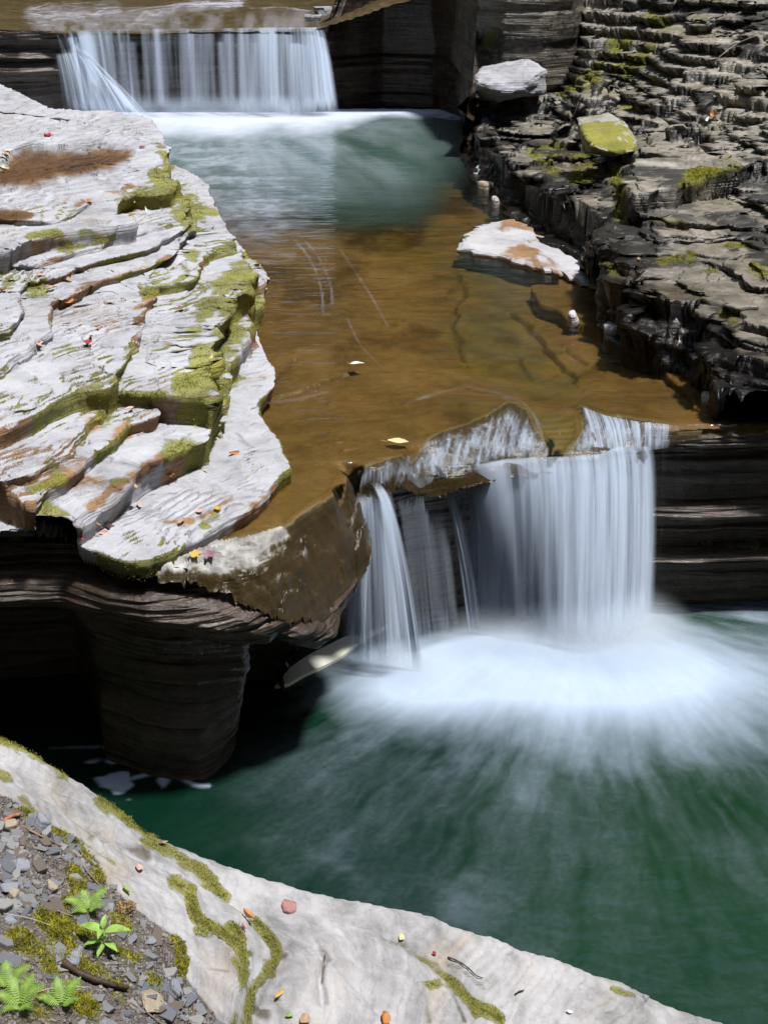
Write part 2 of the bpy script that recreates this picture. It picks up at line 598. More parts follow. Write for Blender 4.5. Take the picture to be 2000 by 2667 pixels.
# ================================================================== LEFT BANK
X, Y = fan_grid(-0.43, -0.03, 560, 5.3, 17.2, 840)
Z = np.full(X.shape, 1.30)
SX, SY = np.zeros(X.shape), np.zeros(X.shape)
L_slabs = [
    # spur and water-line shelf
    ([(640, 668), (675, 672), (723, 692), (737, 707), (705, 730), (676, 780), (640, 800), (600, 740)], 1.385, 0.03, 0.015),
    ([(430, 425), (465, 433), (511, 452), (540, 480), (557, 510), (563, 558), (598, 602), (632, 645), (655, 700), (670, 760), (668, 800), (661, 829), (665, 891), (680, 928),
      (709, 972), (704, 1005), (678, 1034), (681, 1073), (714, 1126), (738, 1169), (757, 1213), (723, 1242), (675, 1290), (627, 1329),
      (569, 1362), (511, 1396), (434, 1435), (376, 1454), (309, 1442), (241, 1420), (174, 1405), (48, 1407), (0, 1411), (-500, 1411), (-500, 600), (-100, 425)], 1.43, 0.05, 0.022),
    # stack of thin beds above the shelf
    ([(574, 1087), (545, 1116), (530, 1150), (506, 1179), (473, 1194), (453, 1213), (395, 1237), (347, 1261), (318, 1290), (294, 1324), (260, 1343),
      (241, 1362), (207, 1377), (159, 1385), (60, 1390), (-500, 1390), (-500, 900), (300, 850), (560, 1000)], 1.51, 0.045, 0.02),
    ([(545, 1080), (535, 1100), (530, 1131), (473, 1160), (434, 1179), (362, 1213), (309, 1251), (251, 1295), (207, 1324), (154, 1353), (105, 1343),
      (92, 1309), (48, 1290), (0, 1266), (-500, 1220), (-500, 900), (300, 850), (520, 1000)], 1.60, 0.05, 0.022),
    ([(415, 1040), (400, 1078), (338, 1097), (309, 1136), (260, 1165), (207, 1213), (150, 1247), (125, 1278), (90, 1287), (45, 1276), (0, 1256), (-500, 1200), (-500, 900),
      (300, 850), (400, 980)], 1.685, 0.05, 0.025),
    ([(265, 1080), (220, 1120), (165, 1180), (110, 1220), (40, 1245), (-500, 1190), (-500, 900), (200, 900), (280, 1040)], 1.735, 0.045, 0.025),
    # mossy outer strip
    ([(572, 1075), (564, 996), (588, 972), (593, 935), (620, 915), (622, 886), (646, 867), (641, 814), (661, 776), (682, 732), (665, 689), (640, 668), (560, 640),
      (400, 800), (420, 980), (519, 1045)], 1.60, 0.07, 0.03),
    ([(640, 690), (648, 720), (620, 770), (585, 800), (570, 845), (540, 880), (520, 930), (530, 985), (400, 980), (400, 800), (540, 640)], 1.70, 0.08, 0.03),
    # main plates
    ([(530, 1054), (519, 1039), (482, 1025), (415, 1015), (328, 1008), (289, 1012), (270, 1004), (217, 1024), (178, 1036), (130, 1060), (92, 1080), (39, 1104), (0, 1134),
      (-500, 1220), (-500, 700), (300, 560), (560, 610), (600, 640), (622, 700), (600, 760), (564, 800), (511, 867), (497, 891), (501, 925), (511, 959), (521, 996)], 1.79, 0.055, 0.018),
    ([(574, 616), (574, 631), (530, 669), (513, 689), (511, 713), (497, 727), (429, 747), (386, 766), (362, 795), (357, 814), (340, 833), (338, 891), (333, 911), (309, 959),
      (299, 986), (265, 1000), (217, 1010), (135, 1044), (0, 1116), (-500, 1180), (-500, 600), (300, 540), (540, 580)], 1.86, 0.05, 0.02),
    ([(511, 622), (458, 645), (444, 665), (376, 689), (299, 713), (256, 727), (207, 747), (159, 766), (130, 780), (133, 824), (135, 858), (100, 880), (82, 911), (29, 935),
      (0, 964), (-500, 1040), (-500, 560), (300, 520), (500, 570)], 1.925, 0.05, 0.02),
    ([(482, 573), (477, 587), (440, 612), (380, 640), (300, 662), (230, 682), (145, 710), (70, 722), (40, 760), (60, 800), (20, 860), (-500, 900), (-500, 520), (300, 500), (480, 540)], 1.975, 0.05, 0.022),
    ([(470, 540), (462, 565), (400, 590), (330, 612), (250, 640), (120, 675), (50, 690), (-500, 760), (-500, 520), (300, 500), (440, 500)], 2.01, 0.04, 0.02),
    # thick pale slab and top plate
    ([(407, 452), (428, 476), (428, 495), (415, 501), (338, 504), (309, 512), (292, 530), (291, 546), (333, 549), (354, 566), (352, 574), (309, 581), (240, 590), (174, 601), (96, 616), (48, 628),
      (8, 650), (-500, 720), (-500, 420), (200, 380), (420, 400)], 2.135, 0.07, 0.012),
    ([(-500, 640), (0, 572), (154, 560), (193, 536), (241, 512), (338, 486), (400, 464), (424, 444), (440, 434), (430, 410), (416, 368), (392, 346, 2.15), (350, 330, 2.2), (271, 315, 2.26), (181, 306, 2.33),
      (121, 292, 2.4), (78, 265, 2.48), (42, 229, 2.58), (0, 199, 2.66), (-160, 90, 2.9), (-500, 60, 3.1)], 2.19, 0.06, 0.02),
]
for i, (pts, z, wd, wp) in enumerate(L_slabs):
    Z, s_ = add_slab(X, Y, Z, SX, SY, pts, z, wd, wp, seed=100 + i * 13, und=0.035 if i > 2 else 0.02)
    if i == 1:
        sd0 = s_
# far crest of the bank
U, Vp = project(X, Y, Z)
crest = (fbm(X * 0.9, Y * 0.9, o=4, seed=4) - 0.5) * 0.06
Z = Z + crest * np.clip((Z - 1.43) * 8, 0, 1)
Z = Z + np.where(sd0 > 0, (fbm(X * 5, Y * 5, o=4, seed=41) - 0.5) * 0.022, 0)
def beds(X, Y, nx, ny, sp, warp, seed):
    ph = (X * nx + Y * ny) / sp + (fbm(X * 1.3, Y * 1.0, o=5, seed=seed, g=0.58) - 0.5) * warp
    f = ph - np.floor(ph)
    lev = vnoise(np.floor(ph) * 1.7, X * 0 + seed, seed=seed)            # each bed steps by its own amount
    gap = sstep(0.34, 0.6, fbm(X * 2.1 + 7, Y * 2.1, o=4, seed=seed + 8))
    return (np.where(f < 0.86, f / 0.86, (1 - f) / 0.14)) * (0.35 + 0.9 * lev) * gap


lamL = beds(X, Y, 0.87, -0.5, 0.070, 6.0, 23) * 0.026 + beds(X, Y, 0.80, -0.6, 0.030, 9.0, 29) * 0.010
Z = np.where(sd0 > 0.02, Z - lamL * np.clip(sd0 / 0.1, 0, 1), Z)
mt = micro_terrace(Z, X, Y, 0.017, 0.8, 21)
Z = np.where(sd0 > 0.02, mt, Z)
U, Vp = project(X + SX, Y + SY, Z)
puddle1 = [(-60, 500), (0, 494), (60, 490), (130, 478), (200, 456), (290, 441), (332, 420), (345, 396), (330, 382), (250, 380), (150, 388), (95, 375), (50, 390), (22, 410), (10, 440), (-60, 450)]
puddle2 = [(-60, 590), (0, 586), (40, 583), (95, 556), (60, 549), (0, 548), (-60, 546)]
VF_P = Vp.copy()
pw = np.maximum(paint_poly(U, Vp, puddle1, 26, X, Y), paint_poly(U, Vp, puddle2, 20, X, Y))
mossL = paint(U, Vp, [
    ([(416, 385), (432, 420), (440, 440)], 14), ([(405, 455), (424, 470), (428, 500), (350, 512), (315, 520), (330, 535)], 17),
    ([(428, 490), (470, 510), (500, 540), (520, 560)], 24), ([(470, 560), (500, 600), (520, 625), (500, 660)], 22), ([(560, 560), (520, 545)], 14, .7),
    ([(150, 605), (80, 618)], 16, .8), ([(170, 652), (180, 650)], 18), ([(10, 700), (60, 685), (150, 660), (330, 608)], 9, .8),
    ([(640, 680), (610, 720), (560, 770), (530, 830), (500, 870)], 26, 1.3), ([(655, 700), (640, 780), (600, 840), (580, 920), (570, 980)], 42, 1.4), ([(520, 900), (540, 960), (560, 990)], 30),
    ([(490, 715), (440, 740), (380, 765)], 11), ([(330, 910), (310, 965), (280, 995), (215, 1015)], 15), ([(215, 1040), (140, 1060)], 16, .9), ([(285, 1040), (265, 1075), (275, 1090)], 18, .8),
    ([(540, 1030), (500, 1000), (470, 1015), (515, 1040)], 26), ([(535, 1075), (510, 1120), (470, 1160), (455, 1165), (500, 1150)], 30), ([(500, 1175), (520, 1165)], 24),
    ([(400, 1030), (330, 1025), (470, 1035)], 15, .9), ([(100, 1330), (115, 1320), (130, 1340), (150, 1360)], 32), ([(300, 1250), (330, 1240)], 18, .6), ([(130, 1200), (150, 1250), (80, 1275)], 20, .6),
    ([(90, 760), (110, 750)], 22, .7), ([(0, 690), (20, 740)], 20, .7), ([(720, 1200), (650, 1220), (590, 1250), (540, 1290)], 22, .45), ([(530, 1360), (560, 1345)], 16, .6),
    ([(400, 660), (450, 650), (520, 640)], 12, .6), ([(380, 600), (440, 590)], 14, .5),
], X, Y)
siltL = paint(U, Vp, [
    ([(200, 755), (300, 722), (380, 695), (440, 670)], 9, .9), ([(500, 730), (400, 768), (360, 800)], 8, .9), ([(20, 1130), (130, 1080), (230, 1060)], 26, .7),
    ([(50, 1180), (160, 1150), (260, 1090)], 22, .6), ([(120, 1260), (250, 1180), (330, 1120)], 22, .6), ([(240, 1320), (330, 1250), (430, 1190)], 16, .7), ([(200, 535), (260, 510), (340, 488)], 9, .9),
    ([(430, 1360), (520, 1350), (600, 1300)], 10, .5), ([(0, 1160), (60, 1150)], 30, .5), ([(430, 895), (470, 890)], 14, .5), ([(640, 1340), (740, 1245)], 12, .6),
    ([(330, 550), (360, 540)], 16, .6), ([(200, 1250), (260, 1240), (280, 1200)], 30, .55),
], X, Y)
siltL = np.maximum(siltL, pw)
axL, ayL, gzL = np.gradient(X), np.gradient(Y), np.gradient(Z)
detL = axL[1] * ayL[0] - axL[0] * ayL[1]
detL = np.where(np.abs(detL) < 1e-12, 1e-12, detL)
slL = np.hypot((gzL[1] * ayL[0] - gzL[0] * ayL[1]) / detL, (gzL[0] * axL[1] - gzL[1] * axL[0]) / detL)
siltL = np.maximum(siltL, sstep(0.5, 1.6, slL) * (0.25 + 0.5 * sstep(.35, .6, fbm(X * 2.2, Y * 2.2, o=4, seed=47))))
mossL = np.maximum(mossL, sstep(0.4, 1.2, slL) * 0.75 * sstep(.46, .62, fbm(X * 1.6, Y * 1.6, o=4, seed=49)))
edge_wet = np.clip(1 - (Z - 1.33) / 0.05, 0, 1) * np.clip(1 - np.abs(sd0) / 0.12, 0, 1)
wetL = np.clip(np.maximum(edge_wet, pw * 0.95), 0, 1)
# puddles lie flat in shallow hollows
for sel in (pw * (VF_P < 520), pw * (VF_P >= 520)):
    mm = sel > 0.5
    if mm.any():
        A_ = np.c_[np.ones(mm.sum()), X[mm], Y[mm]]
        c_ = np.linalg.lstsq(A_, Z[mm], rcond=None)[0]
        Z = Z + (c_[0] + c_[1] * X + c_[2] * Y - 0.006 - Z) * np.clip(sel * 1.3, 0, 1) * 0.45
left_bank = grid_mesh('rock_bank', X + SX, Y + SY, Z, M_left, keep=(sd0 > -0.01) & (Z > 1.312), attrs={'moss': mossL, 'silt': np.clip(siltL * 1.2, 0, 1), 'wet': wetL})
tag(left_bank, 'pale grey layered shale bank with mossy stepped edges beside the brown channel', kind='structure')

# ================================================================== STREAM BED
XB, YB = fan_grid(-0.36, 0.37, 700, 5.6, 22.0, 800)
bed_pts = [
    (200, 330, .5), (500, 380, .4), (800, 330, .3), (1100, 330, .6), (700, 470, .7), (900, 480, .8), (1100, 430, 1.0), (560, 560, 1.12), (850, 560, 1.12), (1100, 560, 1.18),
    (700, 650, 1.24), (900, 650, 1.2), (1150, 650, 1.22), (1300, 650, 1.2), (750, 800, 1.27), (950, 800, 1.25), (1150, 800, 1.22), (1400, 800, 1.2), (1550, 900, 1.28),
    (750, 1000, 1.29), (950, 1000, 1.28), (1150, 950, 1.26), (1300, 950, 1.2), (1500, 950, 1.22), (1700, 980, 1.28), (1850, 1050, 1.31),
    (800, 1150, 1.30), (1000, 1100, 1.31), (1150, 1070, 1.30), (1400, 1040, 1.24), (1600, 1040, 1.3), (1750, 1070, 1.32),
    (1332, 1050, 1.335), (1272, 1080, 1.335), (1188, 1117, 1.335), (1121, 1141, 1.335), (1043, 1189, 1.335), (958, 1213, 1.335), (904, 1240, 1.33), (868, 1285, 1.33),
    (800, 1330, 1.335), (738, 1366, 1.338), (627, 1395, 1.345), (1423, 1140, 1.28), (1489, 1135, 1.28), (1513, 1058, 1.33), (1573, 1082, 1.335), (1690, 1100, 1.335), (1850, 1112, 1.33), (2000, 1108, 1.33),
    (1224, 1238, 1.17), (1320, 1213, 1.19), (1429, 1201, 1.197), (1561, 1196, 1.20), (1603, 1178, 1.213), (1690, 1178, 1.21), (1100, 1258, 1.16), (1000, 1270, 1.22), (930, 1292, 1.167),
    (386, 1459, 1.396), (482, 1471, 1.375), (560, 1492, 1.318), (640, 1533, 1.213), (700, 1563, 1.125), (760, 1593, 1.015), (850, 1603, .875), (880, 1540, .92), (930, 1470, .94), (960, 1428, .99),
    (960, 1362, 1.087), (800, 1400, 1.24), (850, 1450, 1.10), (750, 1480, 1.19), (800, 1530, 1.05), (900, 1360, 1.17), (880, 1310, 1.26), (650, 1450, 1.316), (560, 1440, 1.36), (680, 1400, 1.342), (480, 1440, 1.376),
    (300, 1000, 1.25), (200, 700, 1.2), (300, 1300, 1.3), (1850, 700, 1.2), (1450, 400, 1.1), (2100, 900, 1.25), (2200, 1100, 1.3),
]
bed_fit = tps_px(bed_pts, 2e-4)
ZB = tps_eval(bed_fit, XB, YB)
LIP = [(440, 1442), (520, 1415), (627, 1395), (738, 1366), (800, 1330), (868, 1280), (910, 1225), (958, 1211), (1043, 1187), (1091, 1163), (1121, 1139), (1188, 1115), (1272, 1078), (1332, 1045), (1360, 1062),
       (1400, 1110), (1430, 1142), (1489, 1136), (1508, 1100), (1513, 1054), (1573, 1078), (1754, 1103), (1850, 1113), (2000, 1108), (2300, 1108)]
lipW = [at_z(a, b_, 1.345) for a, b_ in LIP]
stream_poly = [(q.x, q.y) for q in lipW] + [(5.5, 8.0), (7.0, 21.0), (-7.5, 21.0), (-3.6, 12.0), (-2.4, 7.0)]
jx = (fbm(XB * 5, YB * 5, o=4, seed=61) - 0.5) * 0.09
jy = (fbm(XB * 5, YB * 5, o=4, seed=62) - 0.5) * 0.09
DL = poly_sd(XB + jx, YB + jy, stream_poly, pad=2.0)
UB, VB = project(XB, YB, ZB)
cap = np.interp(UB, [380, 560, 700], [1.40, 1.362, 1.342])
cap = np.where(DL > 0, np.minimum(cap, 1.336), cap - 0.55 * np.clip(-DL - 0.04, 0, 1) * sstep(520, 700, UB))
ZB = np.minimum(ZB, cap)
ZB = ZB + (fbm(XB * 2.2, YB * 2.2, o=5, seed=63) - 0.5) * 0.045 * sstep(0.0, 0.3, DL) + (fbm(XB * 3.5, YB * 6, o=5, seed=66, g=.6) - 0.5) * 0.075 * sstep(0.02, -0.12, DL)
UB, VB = project(XB, YB, ZB)
# ledge beside the right bank just under the surface, and joints in the bed
bedSX, bedSY = np.zeros(XB.shape), np.zeros(XB.shape)
ZB, _ = add_slab(XB, YB, ZB, bedSX, bedSY, [(1300, 655), (1400, 690), (1440, 712), (1455, 740), (1385, 738), (1390, 770), (1405, 792), (1460, 808), (1472, 835), (1520, 845), (1560, 865), (1600, 880), (1700, 800), (1600, 650)], 1.338, 0.03, 0.02, seed=301, steps=1)
ZB, _ = add_slab(XB, YB, ZB, bedSX, bedSY, [(1700, 935), (1740, 985), (1790, 1020), (1810, 1060), (1850, 1085), (2050, 1100), (2050, 950)], 1.338, 0.03, 0.02, seed=305, steps=1)
joint = np.zeros(XB.shape)
for pts, dep in (([(1335, 805), (1395, 860), (1420, 900), (1480, 950), (1500, 985)], 0.05), ([(1190, 700), (1215, 745), (1190, 790), (1180, 850), (1215, 930)], 0.03), ([(700, 1055), (790, 1030), (860, 1000), (900, 990)], 0.03),
                 ([(1470, 905), (1530, 935)], 0.02), ([(705, 1010), (765, 945)], 0.03), ([(1150, 760), (1220, 720)], 0.02), ([(1350, 920), (1380, 960)], 0.02)):
    wpts = [(at_z(a, b_, 1.26).x, at_z(a, b_, 1.26).y) for a, b_ in pts]
    d, _s = line_d(XB + jx * 0.8, YB + jy * 0.8, wpts)
    k = np.clip(1 - d / (0.018 + 0.03 * vnoise(XB * 5, YB * 5, seed=81)), 0, 1) * 0.7
    joint = np.maximum(joint, k * np.clip(dep / 0.04, 0, 1))
    ZB = ZB - k * dep + np.where(_s > 0, 1, 0) * 0.012 * np.exp(-(d / 0.2) ** 2)
ph_ = -DL / 0.07 + (fbm(XB * 2.2, YB * 2.2, o=5, seed=68, g=.6) - 0.5) * 5.0
f_ = ph_ - np.floor(ph_)
lv_ = vnoise(np.floor(ph_) * 1.7, XB * 0 + 3.3, seed=69)
ZB = ZB - np.where(f_ < 0.8, f_ / 0.8, (1 - f_) / 0.2) * (0.012 + 0.06 * lv_) * sstep(0.0, -0.06, DL) * (1 - sstep(960, 1040, UB)) * sstep(.3, .5, fbm(XB * 3, YB * 3, o=3, seed=70))
lipm = 1 - 0.75 * sstep(960, 1040, UB)
terr = ZB + (micro_terrace(ZB, XB, YB, 0.035, 0.6, 64) - ZB) * lipm
ZB = np.where(DL < 0.05, ZB + (terr - ZB) * np.clip((0.05 - DL) / 0.08, 0, 1), micro_terrace(ZB, XB, YB, 0.02, 0.6, 65))
EDGE = [(386, 1462, 1.394), (482, 1474, 1.373), (560, 1495, 1.315), (640, 1535, 1.21), (700, 1565, 1.12), (760, 1595, 1.01), (850, 1605, .87), (882, 1542, .915), (932, 1471, .938), (963, 1430, .985),
        (963, 1362, 1.085), (932, 1293, 1.165), (1000, 1271, 1.218), (1100, 1259, 1.158), (1224, 1239, 1.168), (1320, 1214, 1.188), (1429, 1202, 1.195), (1561, 1197, 1.198), (1603, 1179, 1.21), (1680, 1172, 1.21),
        (1700, 1118, 1.32), (1850, 1118, 1.325), (2000, 1112, 1.325), (2300, 1112, 1.325)]
edgeW = [at_z(*p) for p in EDGE]
bed_poly = [(q.x, q.y) for q in edgeW] + [(5.8, 8.2), (7.0, 21.5), (-7.5, 21.5), (-3.6, 12.0), (-2.4, 7.0)]
SE = poly_sd(XB + jx * 0.25, YB + jy * 0.25, bed_poly, pad=2.0)
ZB = ZB - 0.06 * np.clip(1 - SE / 0.05, 0, 1) ** 2
UB, VB = project(XB, YB, ZB)
olive = paint(UB, VB, [([(1250, 640), (1270, 760), (1260, 900), (1330, 1000), (1440, 1080)], 110, .8), ([(1000, 560), (1100, 620)], 120, .6), ([(850, 560), (760, 590)], 60, .5)], XB, YB, 0.6)
wetB = np.where(DL < 0.0, 1.0, 0.25)
dry = paint(UB, VB, [([(400, 1462), (480, 1466), (560, 1470), (640, 1436), (740, 1392)], 24), ([(470, 1450), (560, 1432), (640, 1412), (720, 1385)], 26), ([(600, 1480), (680, 1455), (740, 1425)], 14, .7)], XB, YB, 0.6)
wetB = np.clip(wetB - dry, 0, 1)
mossB = np.zeros(XB.shape)
paleB = np.clip(dry * 1.2, 0, 1) * (DL < 0.02)
bed = grid_mesh('stream_bed', XB + bedSX, YB + bedSY, ZB, M_bed, keep=(SE > -0.012), attrs={'pale': paleB, 'moss': mossB, 'silt': np.clip(olive + (fbm(XB * 1.1, YB * .7, o=5, seed=469, g=.6) - .42) * 1.1 * (DL > 0), 0, 1), 'wet': np.clip(wetB + joint * 0.7 + 0.55 * sstep(.5, .68, fbm(XB * 1.5, YB * 0.8, o=5, seed=467, g=.6)) * (DL > 0), 0, 1)})
tag(bed, 'brown silted bedrock bed of the shallow channel', kind='structure')

# ---- stream water sheet
UW, VW = project(XB, YB, XB * 0 + 1.35)
deepS = sstep(620, 430, VW + (fbm(XB * 1.2, YB * 1.2, o=4, seed=71) - 0.5) * 120 - (UW - 900) * 0.10)
deepS = deepS * sstep(1290, 1060, UW + (VW - 400) * 0.5)
deepS = np.maximum(deepS, 0.0)
near = paint(UW, VW, [([(1270, 640), (1290, 800), (1280, 900), (1340, 1000), (1430, 1090)], 120, .10)], XB, YB, 0.6)
deepS = np.maximum(deepS, near)
# foam at the foot of the upper fall
fn = fbm(XB * 2.0, YB * 0.9, o=5, seed=73)
basey = np.interp(UW, [150, 240, 600, 850, 930, 1215, 1300], [300, 306, 306, 300, 288, 288, 288])
dd = VW - basey
thick = np.interp(UW, [150, 300, 600, 900, 1000, 1215], [44, 56, 66, 50, 22, 16])
foamS = np.clip(1.25 - dd / thick + (fn - 0.5) * 0.9, 0, 1) ** 1.1
foamS = np.where(dd < -3, 1.0, foamS)
# drifting streaks
ang = np.arctan2(VW - 250, UW - 560)
stk = fbm(ang * 9, np.hypot(UW - 560, VW - 250) / 140, o=4, seed=75)
foamS = np.maximum(foamS, np.clip((stk - 0.22) * 0.55, 0, 0.32) * sstep(560, 380, VW) * sstep(300, 450, VW + 80) * sstep(1250, 950, UW))
lines = paint(UW, VW, [([(925, 298), (1070, 290), (1214, 300)], 9, 1.0), ([(520, 390), (600, 440), (660, 500)], 110, .30), ([(730, 590), (790, 650), (820, 700), (838, 760), (842, 815)], 2.2, 0.14), ([(770, 600), (830, 670), (860, 740), (866, 790)], 2.2, 0.12), ([(880, 640), (960, 760), (1010, 850)], 1.8, 0.09),
                         ([(905, 830), (940, 900), (1000, 960)], 1.8, 0.09), 
                         ([(1060, 1050), (1150, 1020), (1230, 1005)], 4.0, 0.10), ([(1230, 1010), (1320, 1030), (1360, 1060)], 3.6, 0.09), ([(690, 1050), (770, 1040), (850, 1022)], 2.7, 0.12),
                         ([(1310, 1035), (1350, 1040), (1390, 1080), (1420, 1130)], 3.1, 0.14), ], XB, YB, 0.35)
foamS = np.maximum(foamS, lines)
ripl = (fbm(XB * 4, YB * 9, o=3, seed=79) - 0.5)
ZS = 1.35 + ripl * 0.006
ZS = np.where(DL < 0.12, ZS + (np.minimum(ZB + 0.014, 1.35) - ZS) * sstep(0.12, 0.0, DL), ZS)
strm = grid_mesh('stream', XB, YB, ZS, M_stream, keep=(DL > 0.0) & (YB < 21.2), attrs={'foam': foamS, 'deep': deepS})
tag(strm, 'shallow clear brown water sliding down the channel from the green plunge pool', kind='structure')

# ================================================================== LOFTED CLIFFS
def loft(name, nodes, mat, nu=600, nv=180, amp=0.03, seed=0, strokes=None, wet=0.6, lam_f=26.0, silt=None, label=None):
    """nodes: (x, y, [(offset_out, z), ...]); outward is to the right of the travel direction... given explicitly per node as nx, ny"""
    P = np.array([(n[0], n[1]) for n in nodes])
    K = len(nodes[0][2])
    prof = np.array([n[2] for n in nodes])            # (n, K, 2)
    seg = np.r_[0, np.cumsum(np.hypot(*np.diff(P, axis=0).T))]
    uu = np.linspace(0, seg[-1], nu)
    px = np.interp(uu, seg, P[:, 0])
    py = np.interp(uu, seg, P[:, 1])
    ker = np.hanning(9)
    ker /= ker.sum()
    pad = lambda a: np.r_[[a[0]] * 4, a, [a[-1]] * 4]
    sx, sy = np.convolve(pad(px), ker, 'valid'), np.convolve(pad(py), ker, 'valid')
    bx, by = px.copy(), py.copy()
    k2 = np.hanning(61)
    k2 /= k2.sum()
    pad2 = lambda a: np.r_[a[0] + (a[0] - a[1]) * np.arange(30, 0, -1), a, a[-1] + (a[-1] - a[-2]) * np.arange(1, 31)]
    gx, gy = np.convolve(pad2(px), k2, 'valid'), np.convolve(pad2(py), k2, 'valid')
    tx, ty = np.gradient(gx), np.gradient(gy)
    L = np.hypot(tx, ty) + 1e-9
    nx, ny = ty / L, -tx / L                            # right-hand side of travel (towards the pool when walking +x)
    vv = np.linspace(0, K - 1, nv)
    off = np.zeros((nv, nu))
    zz = np.zeros((nv, nu))
    pad3 = lambda a: np.r_[[a[0]] * 10, a, [a[-1]] * 10]
    k3 = np.hanning(21)
    k3 /= k3.sum()
    O, Zk = np.zeros((K, nu)), np.zeros((K, nu))
    for k in range(K):
        O[k] = np.convolve(pad3(np.interp(uu, seg, prof[:, k, 0])), k3, 'valid')
        Zk[k] = np.interp(uu, seg, prof[:, k, 1])
    # smooth interpolation down the profile
    for j, v in enumerate(vv):
        i = min(int(v), K - 2)
        t = v - i
        t = t * t * (3 - 2 * t) * 0.6 + t * 0.4
        off[j] = O[i] * (1 - t) + O[i + 1] * t
        zz[j] = Zk[i] * (1 - t) + Zk[i + 1] * t
    Xc = np.broadcast_to(sx, off.shape) + nx * off
    Yc = np.broadcast_to(sy, off.shape) + ny * off
    lam = fbm(Xc * 0.9, Yc * 0.9 + 3, zz * lam_f, o=4, seed=seed) - 0.5
    big = fbm(Xc * 1.3, Yc * 1.3, zz * 2.2, o=4, seed=seed + 5) - 0.5
    d = (lam * 1.6 + big * 2.0) * amp * np.clip(vv[:, None] / 0.8, 0, 1)
    Xc = Xc + nx * d
    Yc = Yc + ny * d
    Uc, Vc = project(Xc, Yc, zz)
    ms = paint(Uc, Vc, strokes, Xc, zz, 0.6) if strokes else np.zeros(Xc.shape)
    si = paint(Uc, Vc, silt, Xc, zz, 0.6) if silt else np.zeros(Xc.shape)
    wt = np.full(Xc.shape, wet)
    return grid_mesh(name, Xc, Yc, zz, mat, attrs={'moss': ms, 'silt': si, 'wet': wt}, flip=True)


def nd(px_, py_, z, prof):
    q = at_z(px_, py_, z)
    return (q.x, q.y, [(o, z + dz if rel else dz) for o, dz, rel in prof])


cave = [(-.03, -.03, 1), (-.10, -.09, 1), (-.06, -.15, 1), (.05, -.19, 1), (.12, -.27, 1), (.02, -.36, 1), (-.30, -.42, 1), (-.8, .75, 0), (-1.0, .35, 0), (-.95, -.3, 0)]
colm = [(-.03, -.03, 1), (-.08, -.09, 1), (-.05, -.15, 1), (.05, -.19, 1), (.10, -.27, 1), (.04, -.36, 1), (-.10, -.46, 1), (-.17, .70, 0), (-.13, .35, 0), (-.12, -.3, 0)]
colr = [(-.03, -.03, 1), (-.06, -.08, 1), (-.03, -.13, 1), (.05, -.18, 1), (.09, -.26, 1), (.04, -.35, 1), (-.11, -.45, 1), (-.18, .68, 0), (-.19, .35, 0), (-.30, -.3, 0)]
col2 = [(-.03, -.03, 1), (-.03, -.07, 1), (.0, -.11, 1), (.05, -.16, 1), (.06, -.22, 1), (.02, -.30, 1), (-.11, -.40, 1), (-.20, .6, 0), (-.32, .3, 0), (-.55, -.3, 0)]
col3 = [(-.03, -.03, 1), (-.02, -.06, 1), (.02, -.10, 1), (.04, -.14, 1), (.04, -.20, 1), (-.04, -.27, 1), (-.24, -.33, 1), (-.32, .58, 0), (-.50, .3, 0), (-.85, -.3, 0)]
nose = [(-.03, -.03, 1), (.0, -.06, 1), (.02, -.09, 1), (.02, -.12, 1), (.0, -.16, 1), (-.10, -.22, 1), (-.45, -.27, 1), (-.8, .3, 0), (-.9, .1, 0), (-.9, -.3, 0)]
nos2 = [(-.03, -.03, 1), (.0, -.06, 1), (.0, -.09, 1), (.0, -.12, 1), (-.04, -.17, 1), (-.2, -.2, 1), (-.5, -.26, 1), (-.7, .25, 0), (-.75, .1, 0), (-.75, -.3, 0)]
side = [(-.03, -.03, 1), (-.03, -.08, 1), (-.05, -.14, 1), (-.08, -.2, 1), (-.12, -.26, 1), (-.22, -.33, 1), (-.35, -.4, 1), (-.45, .3, 0), (-.5, .1, 0), (-.5, -.3, 0)]
back = [(-.03, -.03, 1), (-.06, -.09, 1), (-.12, -.17, 1), (-.15, -.26, 1), (-.15, -.37, 1), (-.20, -.5, 1), (-.30, -.6, 1), (-.35, .3, 0), (-.35, .1, 0), (-.35, -.3, 0)]
wall = [(-.03, -.02, 1), (-.02, -.10, 1), (-.10, -.20, 1), (-.12, .80, 0), (-.01, .73, 0), (-.12, .65, 0), (-.14, .46, 0), (.0, .40, 0), (-.16, .33, 0), (-.20, -.3, 0)]
cl_nodes = [nd(-700, 1425, 1.41, cave), nd(-60, 1414, 1.41, cave), nd(60, 1407, 1.41, cave), nd(170, 1408, 1.41, colm), nd(300, 1440, 1.41, colm), nd(386, 1461, 1.392, colm), nd(482, 1473, 1.37, colm),
            nd(560, 1494, 1.313, colr), nd(640, 1534, 1.21, col2), nd(700, 1564, 1.12, col3), nd(728, 1578, 1.07, nose), nd(790, 1598, .97, nose), nd(850, 1605, .87, nose), nd(882, 1542, .915, nos2), nd(932, 1471, .938, nos2), nd(963, 1430, .985, side),
            nd(963, 1362, 1.085, side), nd(932, 1293, 1.165, side), nd(1000, 1271, 1.218, back), nd(1100, 1259, 1.158, back), nd(1224, 1239, 1.168, back), nd(1320, 1214, 1.188, back), nd(1429, 1202, 1.195, back),
            nd(1561, 1197, 1.198, back), nd(1603, 1179, 1.21, back), nd(1680, 1172, 1.21, back), nd(1700, 1118, 1.32, wall), nd(1850, 1118, 1.325, wall), nd(2000, 1112, 1.325, wall), nd(2500, 1112, 1.325, wall)]
